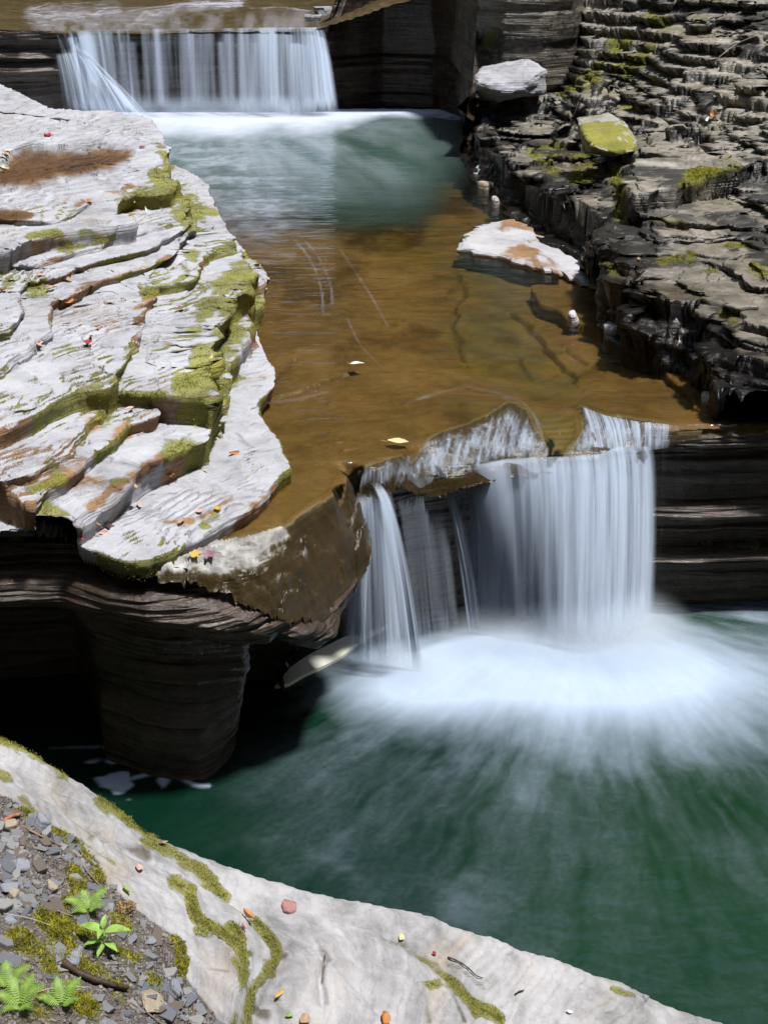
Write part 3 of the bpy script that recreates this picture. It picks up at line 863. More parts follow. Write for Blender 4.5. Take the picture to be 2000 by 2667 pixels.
cliff = loft('cliff', cl_nodes, M_cliff, nu=1000, nv=220, amp=0.075, seed=201,
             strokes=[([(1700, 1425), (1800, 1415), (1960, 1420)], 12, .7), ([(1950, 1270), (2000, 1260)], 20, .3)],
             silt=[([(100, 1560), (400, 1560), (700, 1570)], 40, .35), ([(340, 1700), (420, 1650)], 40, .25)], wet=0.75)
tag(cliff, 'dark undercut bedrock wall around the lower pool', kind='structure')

# upper amphitheatre wall
def ndw(x, y, prof):
    return (x, y, prof)


def up(zt):
    return [(-.02, zt), (.0, zt - .12), (-.10, zt - .25), (.02, zt - .38), (-.10, 2.1), (.04, 1.95), (-.12, 1.8), (-.06, 1.6), (-.10, 1.45), (-.12, .6)]


xl = lambda px_, Y_, py_=200: at_y(px_, py_, Y_).x
un = [ndw(-11, 20.3, up(2.62)), ndw(xl(-100, 20.3), 20.3, up(2.58)), ndw(xl(60, 20.3), 20.3, up(2.52)), ndw(xl(140, 20.5), 20.5, up(2.50)), ndw(xl(250, 20.75), 20.75, up(2.50)), ndw(xl(800, 20.75), 20.75, up(2.50)),
      ndw(xl(860, 20.6), 20.6, up(2.66)), ndw(xl(905, 20.9), 20.9, up(3.3)), ndw(xl(1000, 21.3), 21.3, up(3.6)), ndw(xl(1120, 21.0), 21.0, up(3.6)), ndw(xl(1210, 19.8), 19.8, up(3.6)), ndw(xl(1240, 18.4), 18.4, up(3.4)),
      ndw(xl(1225, 17.4), 17.4, up(2.0)), ndw(xl(1205, 16.8), 16.8, up(1.75))]
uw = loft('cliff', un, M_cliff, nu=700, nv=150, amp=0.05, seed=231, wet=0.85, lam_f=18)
tag(uw, 'dark wet rock wall curving behind the upper plunge pool', kind='structure')

# ---- river bed above the upper fall
XU, YU = fan_grid(-0.42, 0.2, 360, 20.45, 27.0, 160)
upts = [(-200, 60), (60, 50)]
ZU = 2.53 + (YU - 20.6) * 0.028
UU, VU = project(XU, YU, ZU)
hump = np.exp(-((UU - 520) / 170) ** 2 - ((YU - 22.0) / 0.9) ** 2) * 0.17 + np.exp(-((UU - 730) / 90) ** 2 - ((YU - 21.5) / 0.7) ** 2) * 0.12
ZU = ZU + hump + (fbm(XU * 1.5, YU * 1.5, o=4, seed=91) - 0.5) * 0.08 + np.clip((UU - 800) / 200, 0, 2) * 0.35 + np.clip((60 - UU) / 200, 0, 3) * 0.10
ZU = micro_terrace(ZU, XU, YU, 0.05, 0.6, 92)
ZU = ZU - 0.05 * np.clip(1 - (YU - 20.5) / 0.2, 0, 1) ** 2
UU, VU = project(XU, YU, ZU)
ub = grid_mesh('stream_bed', XU, YU, ZU, M_bed, attrs={'moss': XU * 0, 'silt': np.clip((UU - 780) / 100, 0, 1) * 0.2, 'wet': XU * 0 + 0.7})
tag(ub, 'brown wet bedrock of the stream above the upper fall', kind='structure')

# ================================================================== RIGHT BANK
XR, YR = fan_grid(0.02, 0.50, 640, 7.2, 21.5, 800)
ZR = np.full(XR.shape, 1.15)
SXR, SYR = np.zeros(XR.shape), np.zeros(XR.shape)
shore = [(1199, 400), (1196, 416), (1223, 446), (1289, 524), (1338, 561), (1374, 588), (1422, 624), (1500, 684), (1573, 757), (1600, 790), (1575, 835), (1575, 877), (1645, 913), (1711, 935), (1772, 962), (1844, 986), (1870, 1020),
         (1898, 1070), (1950, 1083), (2000, 1078), (2500, 1080), (2600, 300), (2300, 250), (1260, 285)]
q1 = [(1227, 322), (1250, 372), (1297, 405), (1299, 440), (1370, 461), (1401, 492), (1432, 520), (1478, 536), (1524, 561), (1521, 618), (1560, 664), (1570, 690), (1611, 720), (1637, 756), (1662, 777), (1724, 792), (1760, 792),
      (1811, 787), (1842, 802), (1862, 838), (1918, 848), (1949, 859), (2000, 864), (2500, 880)]
q1z = [1.70, 1.70, 1.70, 1.68, 1.69, 1.70, 1.70, 1.71, 1.72, 1.73, 1.74, 1.75, 1.76, 1.77, 1.78, 1.80, 1.81, 1.84, 1.85, 1.86, 1.88, 1.90, 1.92, 1.97]
R_slabs = [
    (shore, 1.40, 0.05, 0.05),
    ([(1573, 838), (1600, 826), (1672, 848), (1744, 882), (1816, 869), (1850, 885), (1862, 925), (1880, 1000), (1892, 1056), (1940, 1066), (2500, 1060), (2500, 700), (1700, 700), (1600, 780)], 1.48, 0.06, 0.05),
    ([(1640, 850), (1690, 835), (1760, 872), (1800, 850), (1850, 860), (1880, 930), (1900, 1010), (1960, 1030), (2500, 1030), (2500, 700), (1700, 700)], 1.58, 0.06, 0.06),
    ([(a, b_, z) for (a, b_), z in zip(q1, q1z)] + [(2600, 400, 1.97), (1600, 260, 1.75), (1240, 300, 1.74)], 1.75, 0.07, 0.06),
    ([(1600, 660), (1640, 690), (1700, 705), (1760, 715), (1800, 740), (1860, 760), (1900, 790), (2000, 800), (2500, 800), (2500, 420), (1700, 420)], 1.86, 0.07, 0.05),
    ([(1585, 590), (1588, 608), (1611, 618), (1642, 649), (1714, 649), (1785, 654), (1877, 674), (1934, 705), (1949, 725), (2000, 735), (2500, 740), (2500, 420), (1700, 420), (1600, 540)], 1.92, 0.07, 0.05),
    ([(1688, 572), (1703, 602), (1749, 608), (1852, 613), (1918, 608), (1990, 628), (2500, 640), (2500, 420), (1700, 420)], 1.98, 0.06, 0.05),
    ([(1668, 530), (1700, 556), (1760, 575), (1900, 580), (2000, 590), (2500, 590), (2500, 420), (1700, 420)], 2.02, 0.06, 0.04),
]
RSTEP = [2, 3, 3, 6, 3, 3, 2, 2]
for i, (pts, z, wd, wp) in enumerate(R_slabs):
    ZR, s_ = add_slab(XR, YR, ZR, SXR, SYR, pts, z, wd, wp, seed=400 + i * 13, und=0.08, steps=RSTEP[i], spread=0.085, over=1.1, fl=0.12)
    if i == 0:
        sdR = s_
ZT = 1.68 + 0.50 * np.maximum(0, XR - 2.12 + (fbm(XR * .5, YR * .5, o=3, seed=440) - .5) * 0.5) + 0.05 * (YR - 12) * sstep(2.0, 2.5, XR) + 0.45 * np.maximum(0, YR - 16.6) * sstep(2.3, 2.7, XR)
nz = fbm(XR * 1.1, YR * 1.1, o=5, seed=441, g=0.55) - 0.5
zt = ZT + nz * 0.55 + (fbm(XR * 4.5, YR * 4.5, o=5, seed=442, g=.62) - 0.5) * 0.24
lev = np.cumsum(np.random.default_rng(3).uniform(0.05, 0.19, 60)) + 1.3
ki = np.clip(np.searchsorted(lev, zt) - 1, 0, 58)
lo, hi = lev[ki], lev[ki + 1]
tt = np.clip((zt - lo) / (hi - lo), 0, 1)
tz = lo + (hi - lo) * (0.22 * tt + 0.78 * sstep(0.80, 1.0, tt))
gravel_top = sstep(90, -60, VB[0, 0] * 0 + project(XR, YR, ZT)[1] - (project(XR, YR, ZT)[0] - 1700) * 0.45)
tz = tz + (ZT + nz * .12 - tz) * gravel_top * 0.75
ZR2 = np.where((tz > ZR) & (sdR > 0.25), tz, ZR)
sel_t = ZR2 > ZR + 1e-6
gy_, gx_ = np.gradient(ZT + nz * 0.55)
ax_, ay_ = np.gradient(XR), np.gradient(YR)
det_ = ax_[1] * ay_[0] - ax_[0] * ay_[1]
ddx, ddy = (gx_ * ay_[0] - gy_ * ay_[1]) / det_, (gy_ * ax_[1] - gx_ * ax_[0]) / det_
gl_ = np.hypot(ddx, ddy) + 1e-6
ovr = np.where(sel_t, 0.16 * np.maximum(sstep(0.80, 1.0, tt), np.exp(-tt * 5.0)) * sstep(.3, .6, fbm(XR * 1.7, YR * 1.7, o=3, seed=459)), 0) * sstep(90, -60, 0 * XR) ** 0
SXR -= ddx / gl_ * ovr
SYR -= ddy / gl_ * ovr
ZR = ZR2
R_up = [
    # big block with a plain front face
    ([(1645, 462), (1665, 493), (1739, 493), (1790, 478), (1836, 460), (1918, 450), (2000, 432), (2300, 400, 2.3), (2300, 330, 2.45), (1720, 400, 2.28), (1680, 430, 2.24)], 2.20, 0.04, 0.015),
    # hooded block above the mossy boulder
    ([(1452, 248), (1480, 258), (1540, 232), (1605, 222), (1612, 205), (1580, 175), (1556, 172), (1500, 212)], 2.35, 0.06, 0.03),
]
for i, (pts, z, wd, wp) in enumerate(R_up):
    ZR, s_ = add_slab(XR, YR, ZR, SXR, SYR, pts, z, wd, wp, seed=500 + i * 13, und=0.05, steps=(1, 4)[i], spread=0.10, fl=0.1)
ZR, s_ = add_slab(XR, YR, ZR, SXR, SYR, [(1.15, 17.35), (1.8, 17.2), (2.45, 17.3), (2.6, 18.2), (1.1, 18.2)], 2.02, 0.06, 0.04, seed=556, world=True, steps=5, spread=0.08, fl=0.1)
bprof = [(-.04, 3.45), (.0, 3.10), (-.01, 2.99), (.015, 2.95), (.03, 2.70), (.03, 2.5), (.04, 2.3), (.06, 2.12), (-.02, 2.04), (-.02, 1.5)]
butt = loft('cliff', [(x_, y_, bprof) for x_, y_ in ((1.02, 21.2), (1.05, 19.4), (1.2, 17.95), (1.5, 17.62), (2.0, 17.55), (2.36, 17.8), (2.6, 18.5), (2.8, 20.5))], M_right, nu=420, nv=260, amp=0.03, seed=261, wet=0.75, lam_f=9, silt=[([(1260, 120), (1480, 90)], 70, .55), ([(1300, 20), (1480, 10)], 30, .5)],
            strokes=[([(1262, 120), (1285, 80)], 14, .6), ([(1300, 60), (1360, 50)], 10, .4)])
tag(butt, 'upright grey brown bedrock face with a level joint at the corner of the upper pool', kind='structure')
ZR = np.where(sdR > 0.0, ZR + (fbm(XR * 8, YR * 8, o=4, seed=447) - 0.5) * 0.035, ZR)
ZR = np.where(sdR > 0.03, micro_terrace(ZR, XR, YR, 0.03, 0.8, 449), ZR)
def laminate(X, Y, Z, SX, SY, amp, f, seed):
    """push steep faces in and out bed by bed so that they read as stacked thin layers"""
    ax, ay = np.gradient(X), np.gradient(Y)
    gz = np.gradient(Z)
    det = ax[1] * ay[0] - ax[0] * ay[1]
    det = np.where(np.abs(det) < 1e-12, 1e-12, det)
    dx = (gz[1] * ay[0] - gz[0] * ay[1]) / det
    dy = (gz[0] * ax[1] - gz[1] * ax[0]) / det
    g = np.hypot(dx, dy) + 1e-6
    w_ = sstep(0.6, 2.0, g)
    n_ = fbm(X * 1.1, Y * 1.1, Z * f, o=3, seed=seed, g=0.6) - 0.42
    SX -= dx / g * n_ * amp * w_
    SY -= dy / g * n_ * amp * w_


laminate(XR, YR, ZR, SXR, SYR, 0.13, 34, 457)
UR, VR = project(XR + SXR, YR + SYR, ZR)
mossR = paint(UR, VR, [
    ([(1560, 170), (1540, 200), (1500, 225), (1470, 240)], 20), ([(1600, 130), (1680, 120), (1640, 165), (1590, 150)], 34, .8), ([(1700, 55), (1720, 60)], 20, .8), ([(1640, 290), (1660, 310)], 24, .8), ([(1400, 395), (1480, 385)], 22, .8),
    ([(1510, 405), (1550, 400), (1530, 465), (1500, 470)], 22, .9), ([(1430, 430), (1450, 460)], 20, .6), ([(1610, 540), (1620, 560), (1600, 450)], 20, .8), ([(1800, 470), (1850, 445), (1950, 432)], 26, .9), ([(1860, 500), (1950, 490)], 40, .35),
    ([(1730, 680), (1800, 680), (1860, 700)], 20, .9), ([(1560, 680), (1600, 700)], 18, .6), ([(1850, 640), (1930, 645)], 16, .5), ([(1960, 680), (1990, 720)], 40, .5), ([(1700, 570), (1780, 580)], 22, .4), ([(1870, 810), (1910, 830)], 20, .9),
    ([(1530, 590), (1525, 600)], 18, .7), ([(1800, 230), (1870, 215)], 30, .35), ([(1280, 90), (1262, 130)], 14, .5), ([(1900, 360), (1990, 350)], 30, .35)], XR, YR)
lowR = np.clip((1.74 - ZR + (fbm(XR * 3, YR * 3, o=4, seed=451) - .5) * .3) / 0.14, 0, 1)
wetR = np.clip(lowR * 0.95 + paint(UR, VR, [([(1450, 600), (1600, 760), (1750, 840), (1900, 960)], 90, .6)], XR, YR, 0.6), 0, 1)
alg_shadeR = paint_poly(UR, VR, [(1190, 300), (1290, 410), (1370, 470), (1440, 530), (1520, 600), (1600, 700), (1680, 780), (1800, 830), (2010, 900), (2010, 1100), (1870, 1080), (1560, 880), (1190, 430)], 60, XR, YR, 0.8)  # algae stain near the water, with shade of the faces painted in
alg_shadeR = np.clip(alg_shadeR * (0.25 + 1.0 * sstep(0.38, 0.56, fbm(XR * 2.6, YR * 2.6, ZR * 9, o=4, seed=463))) + lowR * 0.5, 0, 1)
alg_shadeR = np.maximum(alg_shadeR, 0.85 * sstep(0.50, 0.66, fbm(XR * 0.9, YR * 0.9, ZR * 14, o=4, seed=465)))
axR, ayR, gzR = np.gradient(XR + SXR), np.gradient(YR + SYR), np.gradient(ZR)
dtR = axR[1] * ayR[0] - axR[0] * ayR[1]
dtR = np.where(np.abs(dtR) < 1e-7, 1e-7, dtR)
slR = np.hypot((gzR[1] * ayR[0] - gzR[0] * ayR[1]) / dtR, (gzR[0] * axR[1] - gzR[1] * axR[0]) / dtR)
riser_shade = sstep(0.6, 1.8, slR) * (0.35 + 0.6 * sstep(.32, .55, fbm(XR * 1.3, YR * 1.3, o=4, seed=471)))  # shade of the steep faces, painted in by slope
alg_shadeR = np.maximum(alg_shadeR, riser_shade)
alg_shadeR = np.maximum(alg_shadeR, 0.8 * sstep(.42, .58, fbm(XR * 1.7, YR * 1.7, ZR * 11, o=5, seed=473, g=.6)) * sstep(2.35, 1.85, ZR))
wetR = np.clip(wetR + 0.35 * sstep(2.2, 1.8, ZR), 0, 1)
wetR = np.maximum(wetR, riser_shade * 0.5)
film = 0.50 * sstep(0.45, 0.68, fbm(XR * 0.8 + 3, YR * 0.8, o=5, seed=467, g=.6)) * (1 - alg_shadeR)
mossR = np.maximum(mossR, film)
bank_r = grid_mesh('rock_bank', XR + SXR, YR + SYR, ZR, M_right, keep=(sdR > -0.01) & (ZR > 1.16), attrs={'moss': mossR, 'silt': alg_shadeR, 'wet': wetR})
tag(bank_r, 'dark stepped shale bank with ragged thin beds and yellow green moss', kind='structure')

# ================================================================== FOREGROUND LEDGE
XF, YF = fan_grid(-0.62, 0.62, 760, 2.05, 4.6, 560, k=1.6)
fedge = [(-500, 1740, 1.85), (-250, 1800, 1.75), (0, 1912, 1.61), (90, 1955, 1.54), (200, 2022, 1.44), (300, 2092, 1.35), (372, 2150, 1.29), (410, 2168, 1.25), (520, 2215, 1.16), (600, 2252, 1.10), (723, 2292, 1.03), (830, 2330, .97),
         (1000, 2366, .88), (1133, 2388, .81), (1200, 2422, .76), (1300, 2456, .68), (1400, 2498, .57), (1447, 2510, .53), (1530, 2552, .46), (1600, 2570, .43), (1680, 2602, .37), (1760, 2628, .31), (1870, 2672, .24), (1960, 2720, .18)]
fp = fedge + [(0, 2667, 1.64), (0, 2300, 1.62), (300, 2400, 1.48), (300, 2667, 1.47), (600, 2420, 1.20), (600, 2667, 1.21), (900, 2520, .97), (1000, 2667, .88), (1300, 2600, .62), (1500, 2667, .42), (-500, 2667, 1.85), (0, 3200, 1.66),
              (800, 3200, 1.0), (1600, 3200, .32), (2200, 3100, 0)]
ff = tps_px(fp, 1e-3)
ZF = tps_eval(ff, XF, YF)
few = [at_z(*p) for p in fedge]
fpoly = [(q.x, q.y) for q in few] + [(1.6, 3.3), (2.2, 2.0), (-3.5, 1.5)]
fj = (fbm(XF * 6, YF * 6, o=4, seed=601) - 0.5) * 0.06
SF = poly_sd(XF + fj * 0.6, YF + fj * 0.4, fpoly, pad=1.5) + 0.065
ZF = ZF + (fbm(XF * 2.6, YF * 2.6, o=5, seed=603) - 0.5) * 0.07


def fw(px_, py_):
    q = at_z(px_, py_, float(tps_eval(ff, np.array([at_z(px_, py_, 1.0).x]), np.array([at_z(px_, py_, 1.0).y]))[0]))
    z = float(tps_eval(ff, np.array([q.x]), np.array([q.y]))[0])
    q = at_z(px_, py_, z)
    return (q.x, q.y)


def step(pts, h, groove=0.0, fall=0.22, gw=0.02):
    global ZF
    P = [fw(*p) for p in pts]
    d, sg = line_d(XF + fj * 0.5, YF + fj * 0.5, P)
    ZF = ZF + h * sstep(-0.012, 0.012, d * sg) * np.exp(-(d / fall) ** 2)
    if groove:
        ZF = ZF - groove * np.exp(-(d / gw) ** 2)


# lines run from upper left to lower right; left of travel is the pool side
step([(0, 2010), (60, 2040), (150, 2090), (250, 2165), (350, 2225), (440, 2262), (458, 2300), (494, 2335), (524, 2382), (591, 2432), (633, 2486), (640, 2530)], -0.035, 0.012)
step([(250, 2090), (330, 2130), (400, 2190), (518, 2274), (591, 2334), (620, 2352)], -0.022, 0.010)
step([(655, 2395), (690, 2430), (717, 2465), (708, 2519), (651, 2591), (640, 2667)], -0.03, 0.02, gw=0.03)
step([(1000, 2440), (1036, 2455), (1115, 2503), (1175, 2557), (1223, 2599), (1295, 2648), (1330, 2680)], -0.03, 0.010)
step([(840, 2470), (850, 2490), (836, 2540), (838, 2600)], 0.015, 0.03, 0.1, 0.014)
step([(770, 2430), (830, 2470), (850, 2490)], -0.012, 0.006)
step([(1170, 2497), (1200, 2505), (1225, 2530), (1255, 2547)], 0.0, 0.03, 0.1, 0.006)
step([(620, 2667), (640, 2600), (650, 2540)], 0.02, 0.02, gw=0.03)
step([(1080, 2410), (1090, 2430), (1095, 2455)], 0.006, 0.012, 0.06, 0.006)
ZF = ZF + (fbm(XF * 14, YF * 14, o=4, seed=607) - 0.5) * 0.012
ZF = ZF - beds(XF, YF, 0.55, 0.83, 0.16, 5.0, 613) * 0.012 - beds(XF, YF, 0.6, 0.8, 0.05, 7.0, 617) * 0.004
ZF = micro_terrace(ZF, XF, YF, 0.02, 0.3, 609)
UF, VF = project(XF, YF, ZF)
gpoly = [(-400, 1980), (0, 2073), (60, 2109), (133, 2157), (199, 2193), (259, 2254), (283, 2308), (356, 2362), (422, 2410), (482, 2459), (490, 2500), (482, 2543), (524, 2591), (560, 2640), (600, 2700), (600, 3300), (-600, 3300)]
gm = paint_poly(UF, VF, gpoly, 22, XF, YF, 0.7)
ZF = ZF + gm * (0.012 + (fbm(XF * 9, YF * 9, o=5, seed=611) - 0.5) * 0.07)
# rounded rim dropping into the pool
ZF = ZF - 0.05 * np.clip(1 - SF / 0.10, 0, 1) ** 3 - np.where(SF < 0, 3.0 * -SF, 0)
UF, VF = project(XF, YF, ZF)
mossF = paint(UF, VF, [
    ([(0, 1915), (90, 1960), (170, 2010)], 22, .75), ([(270, 2080), (310, 2110), (370, 2150), (400, 2180)], 24, .9), ([(398, 2190), (460, 2225), (520, 2270), (560, 2310), (590, 2340)], 17, .8), ([(450, 2300), (490, 2320)], 20, .6),
    ([(495, 2335), (520, 2390), (570, 2425), (620, 2465), (640, 2510)], 14), ([(600, 2410), (625, 2440), (630, 2470)], 13), ([(665, 2400), (700, 2440), (717, 2470), (705, 2520), (665, 2570), (640, 2640), (640, 2680)], 18), ([(640, 2530), (620, 2600), (610, 2667)], 16, .8), ([(520, 2425), (580, 2460), (630, 2530)], 16, .45),
    ([(1020, 2450), (1060, 2465), (1110, 2500), (1160, 2545), (1220, 2600), (1300, 2655)], 17, .95), ([(1085, 2560), (1140, 2555)], 17, .8), ([(1240, 2640), (1220, 2600)], 14, .7), ([(1590, 2575), (1620, 2585), (1650, 2592)], 12, .5), ([(1750, 2645), (1810, 2660)], 16, .4),
    ([(60, 2085), (120, 2130)], 18, .6), ([(0, 2020), (20, 2030)], 16, .5), ([(300, 2250), (260, 2225), (210, 2190)], 10, .4)], XF, YF)
patch = 1.35 * paint(UF, VF, [([(120, 2380), (180, 2420), (240, 2440)], 30, .7), ([(330, 2520), (400, 2560)], 26, .7), ([(230, 2620), (180, 2590)], 34, .7), ([(60, 2520), (20, 2500)], 26, .7), ([(330, 2440), (300, 2400)], 24, .8), ([(180, 2190), (240, 2235), (265, 2275)], 20), ([(460, 2450), (478, 2500), (475, 2530)], 16), ([(190, 2270), (200, 2320), (180, 2350)], 22, .7), ([(170, 2440), (200, 2500), (260, 2530), (310, 2560)], 40, .75),
                         ([(310, 2480), (350, 2490)], 28, .9), ([(40, 2450), (100, 2480), (140, 2530)], 26, .7), ([(20, 2590), (100, 2640), (0, 2667)], 50, .7), ([(300, 2590), (330, 2620)], 22, .6), ([(130, 2160), (170, 2175)], 12, .6), ([(60, 2115), (90, 2120)], 20, .6)], XF, YF)
mossF = np.clip(mossF * 1.25, 0, 1)
mossF = np.where(gm > 0.5, patch, np.maximum(mossF * (1 - gm), 0))
siltF = np.clip(gm * 0.95 + paint(UF, VF, [([(230, 2160), (300, 2200), (380, 2220)], 22, .45), ([(1050, 2500), (1080, 2530), (1090, 2545)], 26, .8), ([(960, 2450), (1000, 2440)], 14, .6), ([(620, 2490), (650, 2480)], 20, .6), ([(1105, 2580), (1115, 2660)], 10, .5),
                                             ([(1175, 2580), (1210, 2660)], 9, .5), ([(690, 2500), (740, 2490)], 14, .6), ([(240, 2180), (260, 2170)], 22, .5), ([(845, 2490), (838, 2560)], 4, .8), ([(640, 2600), (690, 2640)], 30, .7), ([(510, 2520), (600, 2530)], 8, .5)], XF, YF), 0, 1)
fore = grid_mesh('rock_ledge', XF, YF, ZF, M_fore, keep=(SF > -0.4), attrs={'moss': mossF, 'silt': siltF, 'wet': np.clip((0.06 - ZF) / 0.1, 0, 1) * 0.8 + gm * 0.25})
tag(fore, 'smooth pale rock ledge at the lower edge with mossy seams and a gravelly corner', kind='structure')

# ================================================================== LOWER POOL
XP, YP = fan_grid(-0.55, 0.55, 620, 2.4, 8.9, 640, k=1.3)
UP, VPp = project(XP, YP, XP * 0)


def splash(cx, cy, sx_, sy_, p=1.6):
    q = at_z(cx, cy, 0)
    return np.exp(-((np.abs(XP - q.x) / sx_) ** p + (np.abs(YP - q.y) / sy_) ** p)), q


f1, c1 = splash(1590, 1760, 1.0, 0.55)
f2, c2 = splash(1085, 1800, 0.42, 0.32)
f3, c3 = splash(1320, 1720, 0.7, 0.35)
src = at_z(1540, 1640, 0)
an = np.arctan2(XP - src.x, -(YP - src.y - 0.4))
rr = np.hypot(XP - src.x, YP - src.y - 0.4)
an_ = an + (fbm(XP * 2.3 + 5, YP * 2.3, o=4, seed=735) - .5) * 0.07
st1 = fbm(an_ * 14, rr * 1.2, o=5, seed=701, g=0.6)
st2 = fbm(an_ * 46, rr * 2.6, o=4, seed=705, g=0.6)
spk = fbm(XP * 55, YP * 55, o=3, seed=707)
den = 1.55 * f1 + 0.95 * f2 + 1.1 * f3
anw = an + (fbm(XP * 1.6, YP * 1.6, o=4, seed=731) - .5) * 0.12
st0 = fbm(anw * 5, rr * 1.3, o=5, seed=721, g=0.6)
core = np.clip(den * 1.05 - 0.10 + (st0 - 0.5) * 0.5 * np.clip(1.3 - den, 0.25, 1), 0, 1)
halo = np.exp(-(rr / 1.85) ** 2.3) * np.clip(0.28 + (st0 - 0.5) * 1.2 + (st1 - 0.5) * 0.5 + (st2 - 0.5) * 0.35, 0, 1) * 0.55
thin = np.exp(-(rr / 3.4) ** 2) * np.clip((st0 - 0.36) * 0.9 + (st1 - 0.45) * 0.5 + (st2 - 0.45) * 0.6, 0, 1) * (0.2 + 1.3 * spk) * 0.20
foamP = np.clip(core * 0.93 + halo * (1 - core) + thin, 0, 1)
# quiet water behind the nose and in the cave keeps little foam
quiet = sstep(760, 560, UP) * 0.8
foamP = foamP * (1 - quiet)
cf = paint_poly(UP, VPp, [(225, 1985), (262, 1972), (330, 1985), (420, 2005), (440, 2030), (420, 2050), (350, 2080), (320, 2090), (285, 2068), (250, 2030)], 12, XP, YP, 0.8)
cave_f = cf * sstep(0.44, 0.56, fbm(XP * 7 + 2, YP * 9, o=2, seed=733)) * 0.95
cave_f = np.maximum(cave_f, paint(UP, VPp, [([(270, 1944), (340, 1955), (400, 1980), (460, 2020), (505, 2044)], 4, .6), ([(480, 2030), (510, 2045), (545, 2047)], 5, .9), ([(270, 2045), (340, 2030), (410, 2008)], 5, .8), ([(130, 1948), (260, 1944)], 3, .4)], XP, YP, 0.25))
foamP = np.maximum(foamP, cave_f)
tongue = paint_poly(UP, VPp, [(715, 1785), (760, 1735), (850, 1680), (930, 1645), (1010, 1625), (1012, 1632), (930, 1680), (880, 1715), (800, 1755), (750, 1785)], 14, XP, YP, 0.2)
foamP = np.maximum(foamP, tongue * 0.5)
deep_shadeP = np.clip(sstep(1900, 1000, UP) + (fbm(XP * 1.5, YP * 1.5, o=3, seed=711) - .5), 0, 1)  # darker to the left: deeper water, with shade painted in
ZP = (fbm(XP * 5 , YP * 8, o=3, seed=713) - 0.5) * 0.012 + core * 0.4 * (0.05 + 0.10 * (fbm(XP * 3, YP * 3, o=3, seed=715) - 0.4)) * np.clip(den, 0, 1)
pool = grid_mesh('pool', XP, YP, ZP, M_pool, attrs={'foam': foamP, 'deep': deep_shadeP})
tag(pool, 'deep green plunge pool with white foam spreading from the lower fall', kind='structure')

M_streak = plain('pale_foam', (0.90, 0.90, 0.78), 0.6, 0.04, 20)
tk = [(716, 1786), (745, 1748), (800, 1708), (850, 1682), (905, 1655), (960, 1638), (1012, 1626), (1012, 1630), (965, 1652), (925, 1682), (885, 1712), (840, 1735), (790, 1758), (750, 1780)]
Wt = [at_z(a, b_, 0.022) for a, b_ in smooth_line(tk + tk[:1], 4)[:-1]]
ct = sum(Wt, Vector()) / len(Wt)
nT = len(Wt)
Vt = [p + Vector((0, 0, 0)) for p in Wt] + [p + Vector((0, 0, -0.03)) for p in Wt]
Ft = [tuple(range(nT))] + [(i, nT + i, nT + (i + 1) % nT, (i + 1) % nT) for i in range(nT)]
tag(py_mesh('foam_streak', Vt, Ft, M_streak), 'long pale cream tongue of foam drifting out behind the rock nose', 'foam')

# ================================================================== WATERFALLS
def fall_sheet(name, parent, top, bot, nu=260, nv=70, seed=0, env=None, f1=60.0, f2=170.0, lo=0.30, hi=0.75, amax=0.9, push=0.0, curve=1.0, soft=0.06, mat=None, foot=0.25, head=0.0, wob=0.012, vstretch=0.5, base=0.0):
    """a silky curtain from lip points to foot points; alpha is streaked along the fall"""
    T = np.array([(p.x, p.y, p.z) for p in top])
    B = np.array([(p.x, p.y, p.z) for p in bot])
    k = np.linspace(0, 1, len(T))
    u = np.linspace(0, 1, nu)
    t3 = np.stack([np.interp(u, k, T[:, i]) for i in range(3)], -1)
    b3 = np.stack([np.interp(u, k, B[:, i]) for i in range(3)], -1)
    v = np.linspace(0, 1, nv)
    Vg, Ug = np.meshgrid(v, u, indexing='ij')
    h = Vg ** (1.0 / (1 + curve))
    Xw = t3[None, :, 0] + (b3[None, :, 0] - t3[None, :, 0]) * h
    Yw = t3[None, :, 1] + (b3[None, :, 1] - t3[None, :, 1]) * h - push * np.sin(np.pi * Vg) * 0
    Zw = t3[None, :, 2] + (b3[None, :, 2] - t3[None, :, 2]) * Vg
    n1 = fbm(Ug * f1, Vg * vstretch + 5, o=3, seed=seed)
    n2 = fbm(Ug * f2, Vg * vstretch * 1.6 + 9, o=3, seed=seed + 3, g=0.6)
    s = n1 * 0.58 + n2 * 0.42
    e = np.interp(u, [p[0] for p in env], [p[1] for p in env])[None, :] if env else np.ones((1, nu))
    a = sstep(lo, hi, s + (e - 0.5) * 0.42) * np.clip(e * 1.8, 0, 1) * amax
    a = np.maximum(a, base * (0.5 + n1)) + foot * sstep(0.72, 1.0, Vg) * np.clip(e * 1.5, 0, 1)
    a = a * (1 - (0.92 if foot > 0 else 0.5) * sstep(0.80, 1.0, Vg + (n1 - 0.5) * 0.30 + (n2 - .5) * .12)) * sstep(0, soft, Ug) * sstep(0, soft, 1 - Ug) * (head + (1 - head) * sstep(0, 0.05, Vg))
    Yw = Yw - (n1 - 0.5) * wob * 2 * (0.3 + Vg)
    return grid_mesh(name, Xw, Yw, Zw, mat or M_fall, attrs={'alpha': np.clip(a, 0, 1)}, parent=parent)


